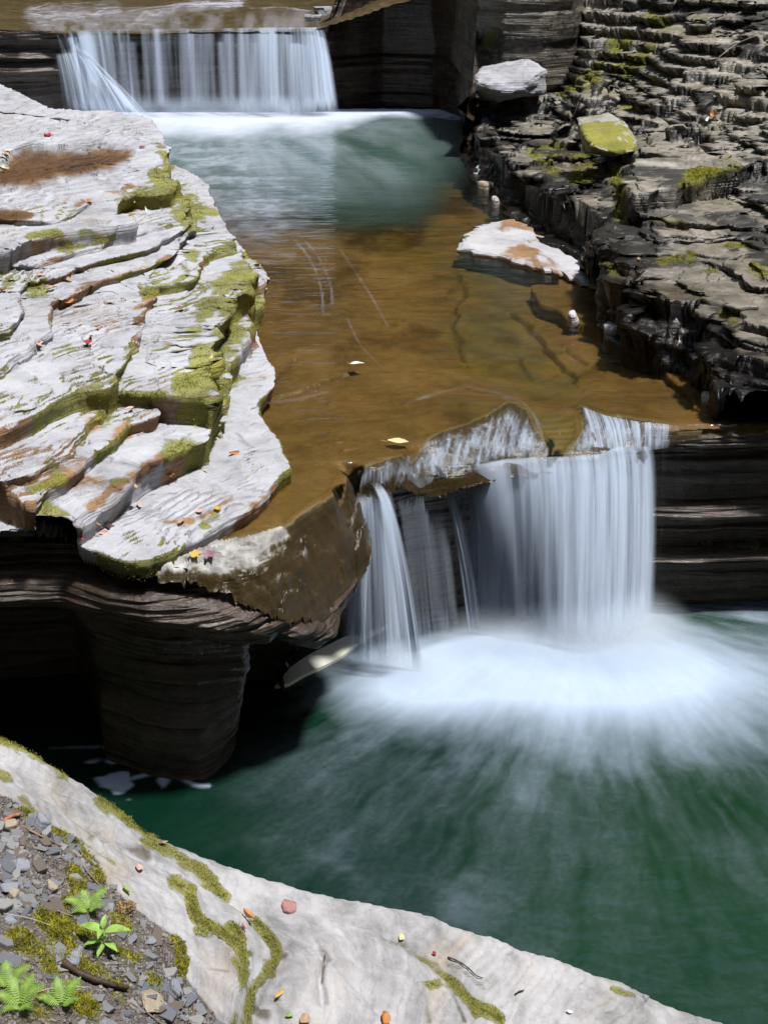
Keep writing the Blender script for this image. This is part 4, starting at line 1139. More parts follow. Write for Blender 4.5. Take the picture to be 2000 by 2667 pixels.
low = bpy.data.objects.new('waterfall', None)
COL.objects.link(low)
low.location = (0, 0, 0)
tag(low, 'silky lower waterfall spreading from a notched brown lip into the green pool', 'waterfall')
Tm = [(1130, 1226, 1.215), (1224, 1222, 1.205), (1320, 1205, 1.21), (1429, 1198, 1.207), (1500, 1196, 1.207), (1561, 1193, 1.21), (1603, 1174, 1.222), (1650, 1170, 1.222), (1700, 1172, 1.22)]
Bm = [(1215, 1640), (1262, 1648), (1345, 1672), (1440, 1695), (1500, 1702), (1560, 1700), (1610, 1690), (1655, 1660), (1706, 1625)]
env_m = [(0, .5), (.1, .68), (.2, .74), (.27, .56), (.36, .64), (.42, .84), (.5, .78), (.62, .86), (.75, .84), (.88, .92), (1, .9)]
tp = [at_z(*p) for p in Tm]
bt = [at_z(a, b_, 0.02) for a, b_ in Bm]
for k in range(3):
    tq = [p + Vector((0, 0.03 * k + 0.02, -0.008 * k + 0.012)) for p in tp]
    bq = [p + Vector((0, 0.10 * k, 0)) for p in bt]
    fall_sheet('curtain', low, tq, bq, 420, 80, head=0.75, seed=801 + k * 31, env=env_m, f1=13, f2=46, lo=0.35, hi=0.82, amax=0.66, foot=0.45, vstretch=0.6, base=0.08)
# left strands
Tl = [(922, 1296, 1.165), (945, 1286, 1.18), (975, 1274, 1.20), (1010, 1266, 1.21)]
Bl = [(880, 1735), (940, 1760), (1010, 1768), (1075, 1752)]
for k in range(2):
    fall_sheet('strand', low, [at_z(*p) + Vector((0, .02 * k, 0)) for p in Tl], [at_z(a, b_, 0.02) + Vector((0, .05 * k, 0)) for a, b_ in Bl], 160, 80, seed=861 + k * 7, env=[(0, .45), (.3, .7), (.7, .65), (1, .8)], f1=6, f2=22, lo=0.34, hi=0.85, amax=0.64, soft=0.2, vstretch=0.7)
fall_sheet('strand', low, [at_z(958, 1258, 1.25), at_z(978, 1251, 1.25)], [at_z(1050, 1745, .02), at_z(1108, 1752, .02)], 60, 80, seed=871, env=[(0, .7), (1, 1.0)], f1=4, f2=16, lo=0.2, hi=0.7, amax=0.8, soft=0.25)
fall_sheet('strand', low, [at_z(962, 1350, 1.11), at_z(968, 1420, 1.0)], [at_z(905, 1700, .02), at_z(965, 1760, .02)], 60, 70, seed=873, env=[(0, .6), (1, .8)], f1=4, f2=16, lo=0.25, hi=0.8, amax=0.55, soft=0.25)
# thin veil in front of the dark recess and the bright rope beside it
fall_sheet('strand', low, [at_z(1005, 1246, 1.25), at_z(1060, 1238, 1.23), at_z(1120, 1228, 1.215)], [at_z(1075, 1700, .02), at_z(1130, 1680, .02), at_z(1200, 1655, .02)], 140, 70, seed=875, env=[(0, .6), (.5, .45), (1, .5)], f1=7, f2=26, lo=0.32, hi=1.0, amax=0.5, soft=0.1, base=0.16)
fall_sheet('strand', low, [at_z(1100, 1200, 1.29), at_z(1124, 1205, 1.28)], [at_z(1212, 1655, .02), at_z(1262, 1655, .02)], 50, 80, seed=877, env=[(0, .9), (.5, 1), (1, .9)], f1=3, f2=9, lo=0.1, hi=0.6, amax=0.85, soft=0.35)
# drips at the right end
fall_sheet('strand', low, [at_z(1700, 1110, 1.34), at_z(1740, 1110, 1.34), at_z(1790, 1116, 1.34)], [at_z(1700, 1610, .02), at_z(1725, 1600, .02), at_z(1785, 1590, .02)], 120, 70, seed=879, env=[(0, .4), (.4, .22), (1, .2)], f1=12, f2=50, lo=0.45, hi=0.95, amax=0.40, soft=0.1, foot=0.0)
fall_sheet('strand', low, [at_z(1515, 1060, 1.345), at_z(1575, 1082, 1.345), at_z(1660, 1098, 1.345), at_z(1752, 1106, 1.345)], [at_z(1545, 1185, 1.2), at_z(1600, 1180, 1.2), at_z(1665, 1176, 1.2), at_z(1745, 1165, 1.22)], 200, 24, seed=881, env=[(0, .75), (.3, .6), (.7, .55), (1, .45)], f1=26, f2=80, lo=0.35, hi=0.75, amax=0.8, soft=0.05, foot=0.0, head=0.8, wob=0.006)
# veil of water sliding over the broken lip
vpoly = [(905, 1235), (958, 1213), (1043, 1188), (1091, 1164), (1121, 1140), (1188, 1116), (1272, 1079), (1332, 1046), (1375, 1075), (1405, 1115), (1432, 1144), (1489, 1139), (1506, 1105), (1513, 1054), (1573, 1078), (1690, 1096), (1690, 1186), (1603, 1182), (1561, 1200), (1429, 1206),
         (1320, 1218), (1224, 1243), (1100, 1263), (1000, 1276), (930, 1297), (905, 1270)]
UB2, VB2 = project(XB, YB, ZB)
vs = poly_sd(UB2, VB2, vpoly, pad=40)
flow = fbm(UB2 / 10 + (VB2 - 1150) / 40, VB2 / 60, o=4, seed=811, g=0.65) * 0.75 + 0.25 * fbm(UB2 / 70, VB2 / 50, o=3, seed=815) + 0.05 * sstep(1120, 1200, VB2)
v2 = poly_sd(UB2, VB2, [(900, 1302), (932, 1294), (1000, 1272), (1100, 1260), (1224, 1240), (1320, 1214), (1429, 1202), (1561, 1197), (1603, 1179), (1700, 1174), (1700, 1500), (900, 1500)], pad=120)
lowv = sstep(-75, 0, np.where(v2 < -8.9, np.where(vs > 0, -75, v2), v2))
lowv = np.where((v2 == -9.0), 0, lowv)
edge_n = (fbm(UB2 / 7, VB2 / 16, o=4, seed=817, g=.6) - 0.5) * 46
topv = sstep(8, 52, vs + edge_n * 1.4)
hf = fbm(UB2 / 5 + (VB2 - 1150) / 30, VB2 / 45, o=3, seed=819, g=.6)
va = topv * np.clip((0.34 + 0.55 * lowv) * (0.12 + 1.75 * sstep(0.38, 0.70, flow)) * (0.55 + 0.9 * hf), 0, 0.9)
grid_mesh('veil', XB, YB, ZB + 0.016, M_fall, keep=(vs > -5) & (SE > -0.02), attrs={'alpha': va}, parent=low)

upf = bpy.data.objects.new('waterfall', None)
COL.objects.link(upf)
tag(upf, 'wide upper waterfall dropping as a straight white curtain off a brown ledge', 'waterfall')
TU = [(140, 84), (200, 80), (330, 76), (500, 74), (700, 72), (800, 72), (838, 70)]
BU = [(190, 303), (240, 306), (350, 306), (505, 306), (705, 305), (815, 304), (885, 300)]
env_u = [(0, .55), (.12, .7), (.2, .65), (.27, .42), (.4, .40), (.47, .48), (.55, .42), (.62, .62), (.8, .65), (.92, .72), (1, .6)]
for k in range(3):
    fall_sheet('curtain', upf, [at_y(a, b_, 20.52 + .05 * k) for a, b_ in TU], [at_z(a, b_, 1.36) + Vector((0, .12 * k, 0)) for a, b_ in BU], 420, 60, seed=901 + k * 13, env=env_u, f1=22, f2=66, lo=0.37, hi=0.80, amax=0.66, soft=0.05, foot=0.5, head=0.75, vstretch=0.25, wob=0.03)
# water running over the brown hump to the lip
hs = np.interp(UU, [60, 120, 200, 330, 420, 600, 690, 800, 850], [0, .9, .9, .9, .75, .35, .6, .8, 0])
fl2 = fbm(UU / 26, (YU - 20) * 1.2, o=4, seed=911)
va2 = sstep(0.40, 0.75, fl2 + (hs - 0.5) * 0.5) * sstep(23.4, 21.6, YU + (fl2 - .5) * 2) * np.clip(hs * 2, 0, 1) * 0.55 * (1 - 0.85 * np.clip(hump * 9 - .35, 0, 1))
va2 = va2 * 0.6
va2 = np.maximum(va2, paint(UU, VU, [([(360, 52), (480, 30), (580, 12), (620, 8)], 12, .6), ([(90, 42), (200, 36), (300, 34)], 16, .5)], XU, YU, .6))
grid_mesh('veil', XU, YU, ZU + 0.03, M_veil, keep=(UU > 50) & (UU < 870) & (YU < 24.5), attrs={'alpha': va2}, parent=upf)
# side cascade over a dark shoulder at the left
fall_sheet('side_cascade', upf, [at_y(140, 140, 20.15), at_y(190, 132, 20.15), at_y(225, 150, 20.1), at_y(262, 200, 20.05)], [at_z(160, 304, 1.37), at_z(250, 308, 1.37), at_z(330, 310, 1.37), at_z(385, 308, 1.37)], 160, 50, seed=931, env=[(0, .3), (.4, .55), (1, .8)], f1=14, f2=60, lo=.33, hi=.8, amax=.75, soft=.1, curve=0.4, vstretch=.4)
fall_sheet('side_cascade', upf, [at_y(180, 110, 20.3), at_y(220, 130, 20.25), at_y(280, 200, 20.2)], [at_z(300, 305, 1.37), at_z(350, 308, 1.37), at_z(400, 308, 1.37)], 100, 50, seed=935, env=[(0, .4), (1, .8)], f1=9, f2=40, lo=.33, hi=.8, amax=.7, soft=.15, curve=0.3)

# spray at the foot of the lower fall
def mist_mat(name, dens):
    b = N(name)
    tc = b.n('TexCoord')
    gr = b.n('TexGradient', gradient_type='SPHERICAL', ins={'Vector': tc.outputs['Object']})
    nz_ = b.noise(tc.outputs['Object'], 2.2, 3.0, 0.5)
    d = b.math('MULTIPLY', b.math('POWER', gr.outputs[1], 1.3), b.math('MULTIPLY', b.math('ADD', nz_, 0.2), dens))
    pv = b.n('VolumePrincipled', ins={'Color': (0.93, 0.97, 1.0), 'Density': d, 'Anisotropy': 0.0})
    return b.done(None, pv.outputs[0])


M_mist = mist_mat('spray', 5.5)


def ball(name, loc, scl, mat, parent=None, n=16):
    V, F = [], []
    for i in range(n + 1):
        th = math.pi * i / n
        for j in range(2 * n):
            ph = math.pi * j / n
            V.append((math.sin(th) * math.cos(ph), math.sin(th) * math.sin(ph), math.cos(th)))
    for i in range(n):
        for j in range(2 * n):
            a = i * 2 * n + j
            b_ = i * 2 * n + (j + 1) % (2 * n)
            F.append((a, a + 2 * n, b_ + 2 * n, b_))
    o = py_mesh(name, V, F, mat, parent, smooth=True)
    o.location = loc
    o.scale = scl
    return o


q = at_z(1560, 1690, 0)
tag(ball('mist', (q.x, q.y - 0.08, 0.06), (0.78, 0.42, 0.34), M_mist), 'white spray hanging at the foot of the lower fall', kind='stuff')
q = at_z(1290, 1680, 0)
tag(ball('mist', (q.x, q.y, 0.03), (0.52, 0.32, 0.24), M_mist), 'soft white spray left of the main splash', kind='stuff')

q = at_z(1645, 1655, 0)
tag(ball('mist', (q.x, q.y - 0.05, 0.10), (0.40, 0.30, 0.27), M_mist), 'brightest white spray billowing at the right end of the lower fall', kind='stuff')
q = at_z(1060, 1760, 0)
tag(ball('mist', (q.x, q.y, 0.03), (0.34, 0.26, 0.20), M_mist), 'soft white spray at the foot of the left strands', kind='stuff')

# ================================================================== GORGE AROUND (beyond the frame, raised to block sky light)
def gorge(name, p0, p1, zb, zt_, seed):
    n, m = 120, 60
    a = np.linspace(0, 1, n)
    v = np.linspace(0, 1, m)
    A, Vv = np.meshgrid(a, v)
    Xg = p0[0] + (p1[0] - p0[0]) * A
    Yg = p0[1] + (p1[1] - p0[1]) * A
    Zg = zb + (zt_ - zb) * Vv
    L = math.hypot(p1[0] - p0[0], p1[1] - p0[1])
    nx, ny = -(p1[1] - p0[1]) / L, (p1[0] - p0[0]) / L
    d = (fbm(Xg * .4, Yg * .4, Zg * .8, o=5, seed=seed) - .5) * 2.2
    o = grid_mesh(name, Xg + nx * d, Yg + ny * d, Zg + (fbm(Xg * .3, Yg * .3, o=3, seed=seed + 1) - .5) * 4 * Vv, M_gorge, attrs={'moss': sstep(.4, .7, fbm(Xg * .5, Yg * .5, Zg * .5, o=4, seed=seed + 2)), 'silt': Xg * 0, 'wet': Xg * 0})
    tag(o, kind='structure')
    return o


gorge('unseen_gorge_wall', (-16, 29), (16, 29), 1.5, 24, 951)
gorge('unseen_gorge_wall', (-8.5, -7), (-8.5, 30), -0.5, 24, 961)
gorge('unseen_gorge_wall', (10, 30), (10, -7), 1.0, 20, 971)
gorge('unseen_gorge_wall', (14, -6), (-14, -6), -1.0, 22, 981)  # added behind the camera to keep sky light off the risers
gf = py_mesh('ground', [(-40, -30, -1.2), (40, -30, -1.2), (40, 60, -1.2), (-40, 60, -1.2)], [(0, 1, 2, 3)], M_gorge)
tag(gf, kind='structure')

# ================================================================== THINGS ON THE SURFACES
class Surf:
    def __init__(self, X, Y, Z, ok=None):
        u, v = project(X, Y, Z)
        self.u, self.v = u.ravel(), v.ravel()
        self.P = np.stack([X.ravel(), Y.ravel(), Z.ravel()], -1)
        self.ok = np.ones(len(self.u), bool) if ok is None else ok.ravel()

    def at(self, px, py, tol=5.0):
        d = np.hypot(self.u - px, self.v - py)
        d = np.where(self.ok, d, 1e9)
        t = max(tol, d.min() + 0.5)
        c = np.where(d < t)[0]
        dist = np.linalg.norm(self.P[c] - np.array([0, 0, CAMZ]), axis=1)
        i = c[np.argmin(dist)]
        p = self.P[i]
        near = np.where((np.abs(self.P[:, 0] - p[0]) < 0.05) & (np.abs(self.P[:, 1] - p[1]) < 0.05))[0]
        Q = self.P[near]
        A = np.c_[Q[:, :2] - p[:2], np.ones(len(Q))]
        c_ = np.linalg.lstsq(A, Q[:, 2], rcond=None)[0]
        c_[:2] = np.clip(c_[:2], -0.8, 0.8)
        return Vector(p), Vector((-c_[0], -c_[1], 1)).normalized(), float(np.linalg.norm(p - np.array([0, 0, CAMZ])))


S_left = Surf(X + SX, Y + SY, Z, (sd0 > 0) & (Z > 1.3))
S_fore = Surf(XF, YF, ZF, SF > 0.02)
S_right = Surf(XR + SXR, YR + SYR, ZR, sdR > 0.0)
S_bed = Surf(XB, YB, ZB, SE > 0.0)


class Flat:
    def __init__(self, z):
        self.z = z

    def at(self, px, py, tol=0):
        p = at_z(px, py, self.z)
        return p, Vector((0, 0, 1)), (p - Vector((0, 0, CAMZ))).length


S_water = Flat(1.358)


def orient(o, p, n, yaw, lift=0.0):
    q = n.to_track_quat('Z', 'Y')
    o.rotation_mode = 'QUATERNION'
    o.rotation_quaternion = q @ Vector((0, 0, 1)).rotation_difference(Vector((0, 0, 1))) @ Matrix.Rotation(yaw, 3, 'Z').to_quaternion()
    o.location = p + n * lift


# ---------------------------------------------------------------- leaves
LEAF_M = {
    'tan': plain('leaf_tan', (0.42, 0.29, 0.18), 0.6, 0.35, 90, trans=0.15), 'orange': plain('leaf_orange', (0.48, 0.20, 0.06), 0.55, 0.4, 80, trans=0.15),
    'gold': plain('leaf_gold', (0.58, 0.38, 0.09), 0.55, 0.3, 80, trans=0.2), 'cream': plain('leaf_cream', (0.68, 0.58, 0.32), 0.55, 0.22, 80, trans=0.15),
    'red': plain('leaf_red', (0.32, 0.045, 0.05), 0.5, 0.4, 80, trans=0.1), 'brown': plain('leaf_brown', (0.22, 0.115, 0.06), 0.6, 0.4, 80, trans=0.1),
    'pink': plain('leaf_pink', (0.56, 0.36, 0.30), 0.6, 0.25, 80, trans=0.1), 'white': plain('leaf_white', (0.74, 0.72, 0.66), 0.5, 0.15, 80),
    'purple': plain('leaf_purple', (0.24, 0.12, 0.16), 0.5, 0.4, 80), 'green': plain('leaf_green', (0.26, 0.40, 0.10), 0.5, 0.25, 80, trans=0.2), 'dark': plain('leaf_dark', (0.075, 0.04, 0.045), 0.5, 0.4, 80),
}


def leaf_mesh(kind, curl, seed):
    r = random.Random(seed)
    V, F = [], []
    n = 12
    if kind == 'maple':
        rad = []
        for i in range(40):
            a = 2 * math.pi * i / 40
            k = abs(math.cos(2.5 * (a - math.pi / 2)))
            rr_ = 0.34 + 0.15 * k ** 1.6 + r.uniform(-.02, .02)
            if math.cos(a + math.pi / 2) > 0.9:
                rr_ *= 0.55
            rad.append((a, rr_))
        V.append((0, 0, 0.03))
        for f in (0.55, 1.0):
            for a, rr_ in rad:
                x, y = math.cos(a) * rr_ * f, math.sin(a) * rr_ * f
                V.append((x, y, curl * (x * x + y * y) * 0.9 + 0.03 * math.sin(3 * a + seed) * f + 0.02))
        m = 40
        for i in range(m):
            j = (i + 1) % m
            F.append((0, 1 + i, 1 + j))
            F.append((1 + i, 1 + m + i, 1 + m + j, 1 + j))
        b0 = len(V)
        for t in range(4):
            V += [(-0.008, -0.22 - 0.11 * t, 0.02 + .02 * t), (0.008, -0.22 - 0.11 * t, 0.02 + .02 * t)]
        for t in range(3):
            F.append((b0 + 2 * t, b0 + 2 * t + 1, b0 + 2 * t + 3, b0 + 2 * t + 2))
    else:
        wmax = {'oval': 0.24, 'narrow': 0.13, 'broad': 0.32}[kind]
        for i in range(n + 1):
            t = i / n
            wv = wmax * (math.sin(math.pi * t ** 0.85) ** 0.8 if 0 < t < 1 else 0.0) * (1 + r.uniform(-.07, .07))
            bend = curl * (t - 0.45) ** 2 * 1.3
            sway = 0.07 * math.sin(t * 3 + seed)
            for j, f in enumerate((-1, -0.5, 0, 0.5, 1)):
                V.append((sway + f * wv, t - 0.5, bend + abs(f) ** 1.5 * wv * (0.35 + curl * 0.6) + 0.02 * math.sin(7 * t + 2 * f + seed) + 0.015))
        for i in range(n):
            for j in range(4):
                a = i * 5 + j
                F.append((a, a + 1, a + 6, a + 5))
        b0 = len(V)
        for t in range(4):
            V += [(-0.010, -0.48 - 0.08 * t, 0.03 + .015 * t), (0.010, -0.48 - 0.08 * t, 0.03 + .015 * t)]
        for t in range(3):
            F.append((b0 + 2 * t, b0 + 2 * t + 1, b0 + 2 * t + 3, b0 + 2 * t + 2))
    return V, F


def leaf(surf, px, py, size, colr, kind, yaw, curl, label, tilt=0.0, group=None):
    p, n, dist = surf.at(px, py)
    V, F = leaf_mesh(kind, curl, int(px + py))
    o = py_mesh('fallen_leaf', V, F, LEAF_M[colr], smooth=True)
    L = size / FPX * dist * (0.70 if surf is S_fore else 1.0)
    o.scale = (L, L, L)
    nn = (n + Vector((0, -tilt, 0))).normalized()
    orient(o, p, nn, yaw, 0.006)
    tag(o, label, 'leaf', group or 'fallen leaves lying on the rocks')
    return o


LV = [
    (S_left, 135, 752, 34, 'tan', 'oval', 1.2, .5, 'tan oval leaf lying above the dark tip of a long crack on the bank'),
    (S_left, 172, 727, 28, 'tan', 'broad', .4, .4, 'faded tan broad leaf on the pale bed just above a brown stained step'),
    (S_left, 180, 790, 34, 'orange', 'oval', 1.5, .5, 'dull orange leaf lying right under the brown stained step on the pale bank'),
    (S_left, 10, 757, 32, 'brown', 'oval', 1.2, .8, 'brown curled leaf in the mossy hollow below the thick grey slab'),
    (S_left, 107, 716, 26, 'pink', 'oval', 1.4, .3, 'pale pinkish leaf on the bank between the thick slab and the tan leaves'),
    (S_left, 470, 803, 26, 'brown', 'maple', .3, .7, 'reddish brown crumpled leaf alone on the pale bed beside the broad mossy strip'),
    (S_left, 174, 843, 24, 'red', 'narrow', 1.4, .6, 'thin red leaf lying flat, upper of the red ones on the pale plate'),
    (S_left, 254, 852, 22, 'tan', 'broad', .2, .9, 'small tan leaf standing on edge in the middle of the pale plate'),
    (S_left, 228, 894, 38, 'red', 'broad', 1.3, .3, 'large crimson leaf lying flat in the middle of the pale plate'),
    (S_left, 237, 877, 18, 'red', 'oval', 1.5, .5, 'little dark red leaf just above the large crimson one'),
    (S_left, 545, 935, 24, 'cream', 'narrow', 2.2, .3, 'pale yellow leaf resting on the green moss strip'),
    (S_left, 105, 899, 30, 'pink', 'maple', .8, .6, 'pinkish tan crumpled leaf beside the rough grey patch of the bank'),
    (S_left, 346, 532, 22, 'white', 'narrow', 2.4, .6, 'white curled leaf in the mossy hollow under the top plate, upper of two'),
    (S_left, 382, 546, 22, 'white', 'narrow', .5, .9, 'white curled leaf in the mossy hollow, beside a dark gap, lower of two'),
    (S_left, 236, 525, 22, 'orange', 'oval', 1.4, .4, 'small orange leaf on the wavy brown edge of the top plate'),
    (S_left, 672, 684, 26, 'gold', 'broad', .3, .6, 'yellow leaf on the little spur jutting into the brown water'),
    (S_left, 372, 382, 20, 'red', 'oval', 1.2, .5, 'small red leaf near the far end of the top puddle'),
    (S_left, 128, 350, 26, 'red', 'maple', .2, .5, 'dark red star shaped leaf on the far white rock above the puddle'),
    (S_left, 605, 1178, 40, 'orange', 'narrow', 1.5, .5, 'bright orange long leaf on the pale shelf beside the brown water'),
    (S_left, 528, 1223, 26, 'cream', 'narrow', 2.2, .3, 'pale yellow green narrow leaf in the middle of the pale shelf'),
    (S_left, 441, 1239, 24, 'orange', 'maple', .3, 1.0, 'crumpled orange brown leaf against the stepped edge of the pale shelf'),
    (S_left, 352, 1272, 30, 'tan', 'oval', 1.5, .4, 'tan leaf at the foot of the stepped beds on the pale shelf'),
    (S_left, 357, 1316, 30, 'pink', 'oval', 1.4, .4, 'pinkish leaf on the rippled part of the pale shelf'),
    (S_left, 479, 1360, 32, 'tan', 'oval', 1.5, .5, 'peach tan leaf near the front rim of the pale shelf'),
    (S_left, 571, 1326, 30, 'gold', 'broad', 1.0, .5, 'yellow orange leaf by the wet rim of the pale shelf'),
    (S_left, 520, 1333, 28, 'pink', 'broad', .6, .4, 'faded pink leaf just left of the yellow orange leaf on the shelf'),
    (S_left, 257, 1367, 24, 'tan', 'narrow', .3, 1.1, 'narrow tan leaf propped upright at the front end of the shelf'),
    (S_left, 281, 1371, 28, 'dark', 'maple', .5, .7, 'dark brown crumpled leaf at the front end of the shelf'),
    (S_left, 265, 1385, 30, 'pink', 'oval', 1.3, .2, 'pale pink flat leaf below the dark crumpled one on the shelf'),
    (S_left, 205, 1402, 20, 'red', 'broad', .5, .8, 'dark crimson leaf at the very front edge above the black overhang'),
    (S_left, 340, 1066, 28, 'pink', 'oval', 1.5, .3, 'pinkish tan leaf on the tongue of rock under the long dark overhang'),
    (S_left, 228, 1121, 14, 'brown', 'oval', .4, .8, 'tiny brown leaf on the stained beds left of the mossy hollow'),
    (S_left, 20, 402, 26, 'tan', 'maple', .6, .6, 'tan crumpled leaf at the left end of the top puddle, upper of two'),
    (S_left, 14, 438, 26, 'cream', 'maple', 1.2, .6, 'cream crumpled leaf at the left end of the top puddle, lower of two'),
    (S_bed, 508, 1443, 34, 'gold', 'maple', 1.2, .4, 'golden yellow leaf on the low wet shelf above the overhang'),
    (S_bed, 545, 1446, 34, 'purple', 'maple', .3, .5, 'purple brown leaf touching the golden one on the low wet shelf'),
    (S_right, 1858, 300, 22, 'orange', 'broad', .4, .6, 'orange red leaf high on the grey shale slope'),
    (S_right, 1845, 315, 20, 'white', 'broad', 1.0, .3, 'white leaf just below the orange red leaf on the shale slope'),
    (S_right, 1705, 380, 20, 'orange', 'oval', .5, .5, 'small peach orange leaf on the shale slope right of the mossy boulder'),
    (S_right, 1662, 676, 18, 'tan', 'oval', .5, .8, 'small tan leaf in a dark gap of the lower shale beds'),
    (S_fore, 640, 2390, 62, 'orange', 'broad', 1.5, .8, 'orange brown curled leaf lying across two moss seams'),
    (S_fore, 632, 2417, 40, 'red', 'narrow', 1.4, .6, 'dark red narrow leaf under the orange brown curled leaf'),
    (S_fore, 418, 2198, 46, 'tan', 'narrow', .2, 1.0, 'pale tan folded leaf at the mossy rim above the dark pool'),
    (S_fore, 362, 2262, 48, 'pink', 'broad', 1.3, .2, 'flat pinkish brown leaf on bare rock right of the gravel'),
    (S_fore, 1043, 2441, 36, 'cream', 'broad', 1.4, .3, 'cream oval leaf at the top of the right hand moss seam'),
    (S_fore, 1126, 2483, 20, 'red', 'broad', .4, .7, 'little dark red leaf on clean rock right of the cream leaf'),
    (S_fore, 722, 2594, 56, 'gold', 'narrow', 1.5, .5, 'yellow and reddish long leaf at the foot of the forked moss seam'),
    (S_fore, 790, 2656, 56, 'tan', 'broad', 1.0, .4, 'tan orange leaf cut by the bottom edge beside the bright green leaf'),
    (S_fore, 997, 2655, 62, 'orange', 'broad', 1.3, .5, 'brick orange leaf at the bottom of the picture on bare rock'),
    (S_fore, 752, 2648, 36, 'green', 'oval', .4, .4, 'bright green leaf at the foot of the moss seam'),
    (S_fore, 330, 2322, 46, 'green', 'oval', 1.7, .4, 'pale green leaf overhanging the edge of the gravel beside the brown clump'),
    (S_fore, 1480, 2632, 26, 'white', 'oval', .5, .5, 'small white leaf alone near the bottom right of the ledge'),
    (S_water, 1037, 1155, 62, 'cream', 'oval', 1.45, .15, 'pale yellow leaf caught at the broken lip of the lower fall'),
    (S_water, 930, 950, 36, 'white', 'oval', 1.55, .1, 'whitish leaf drifting on the brown channel'),
]
for a in LV:
    leaf(*a[:8], a[8])

# ---------------------------------------------------------------- loose rocks
def hull_rock(name, pts, mat, cuts=2, amp=0.02, seed=0, bev=0.03, moss_fn=None):
    bm = bmesh.new()
    for p in pts:
        bm.verts.new(p)
    r = bmesh.ops.convex_hull(bm, input=bm.verts)
    bmesh.ops.delete(bm, geom=[g for g in r['geom_interior'] if isinstance(g, bmesh.types.BMVert)], context='VERTS')
    bmesh.ops.bevel(bm, geom=bm.edges[:], offset=bev, segments=2, affect='EDGES', clamp_overlap=True)
    bmesh.ops.triangulate(bm, faces=bm.faces[:])
    for _ in range(cuts):
        bmesh.ops.subdivide_edges(bm, edges=[e for e in bm.edges if e.calc_length() > amp], cuts=1, use_grid_fill=True)
        bmesh.ops.triangulate(bm, faces=bm.faces[:])
    bm.normal_update()
    co = np.array([v.co for v in bm.verts])
    d = (fbm(co[:, 0] * 7, co[:, 1] * 7, co[:, 2] * 16, o=5, seed=seed, g=0.6) - .5) * 2
    for v, k in zip(bm.verts, d):
        v.co += v.normal * float(k) * amp
    bm.normal_update()
    me = bpy.data.meshes.new(name)
    bm.to_mesh(me)
    nrm = np.array([v.normal for v in bm.verts])
    co = np.array([v.co for v in bm.verts])
    bm.free()
    me.polygons.foreach_set('use_smooth', [True] * len(me.polygons))
    if moss_fn:
        at_ = me.attributes.new('moss', 'FLOAT', 'POINT')
        at_.data.foreach_set('value', np.clip(moss_fn(co, nrm), 0, 1).astype(np.float32))
    return link(bpy.data.objects.new(name, me), mat)


import bmesh
M_mossrock = rock_mat('mossy_stone', (0.10, 0.095, 0.07), (0.27, 0.26, 0.22), (0.45, 0.44, 0.40), strata=35, mossA=(0.07, 0.07, 0.008), mossB=(0.33, 0.31, 0.016))
M_white = rock_mat('white_stone', (0.18, 0.17, 0.16), (0.42, 0.41, 0.42), (0.58, 0.57, 0.59), strata=40)
M_slate = rock_mat('slate_stone', (0.10, 0.105, 0.12), (0.22, 0.23, 0.26), (0.36, 0.37, 0.40), strata=60)
M_brownstone = rock_mat('brown_stone', (0.15, 0.12, 0.085), (0.31, 0.26, 0.19), (0.46, 0.40, 0.31), strata=30)
M_redstone = rock_mat('red_stone', (0.22, 0.10, 0.09), (0.34, 0.16, 0.15), (0.42, 0.24, 0.23), strata=30)

by = lambda a, b_, Y: tuple(at_y(a, b_, Y))
pts = [by(1500, 305, 13.75), by(1580, 291, 13.95), by(1624, 314, 13.9), by(1512, 322, 13.5), by(1600, 318, 13.55), by(1516, 352, 13.30), by(1540, 384, 13.15), by(1600, 402, 13.12), by(1655, 396, 13.25), by(1660, 366, 13.5), by(1640, 335, 13.7), by(1620, 410, 13.9), by(1520, 400, 13.9)]
tag(hull_rock('boulder', pts, M_mossrock, 3, 0.03, 21, 0.02, lambda c, n: 0.9 * sstep(-0.12, -0.34, n[:, 1]) * sstep(0.26, 0.46, fbm(c[:, 0] * 6, c[:, 1] * 6, c[:, 2] * 14, o=5, seed=4, g=.65)) + 0.1), 'blocky boulder with bright yellow green moss on its front', 'boulder')
pts = [by(1234, 205, 17.15), by(1252, 172, 17.5), by(1372, 152, 17.55), by(1390, 170, 17.5), by(1425, 181, 17.4), by(1378, 214, 17.1), by(1330, 240, 16.95), by(1300, 238, 16.95), by(1245, 220, 17.0), by(1300, 262, 17.15), by(1420, 250, 17.35), by(1245, 262, 17.3)]
tag(hull_rock('boulder', pts, M_left, 3, 0.045, 22, 0.012), 'white topped boulder in front of the tall dark block by the pool', 'boulder')


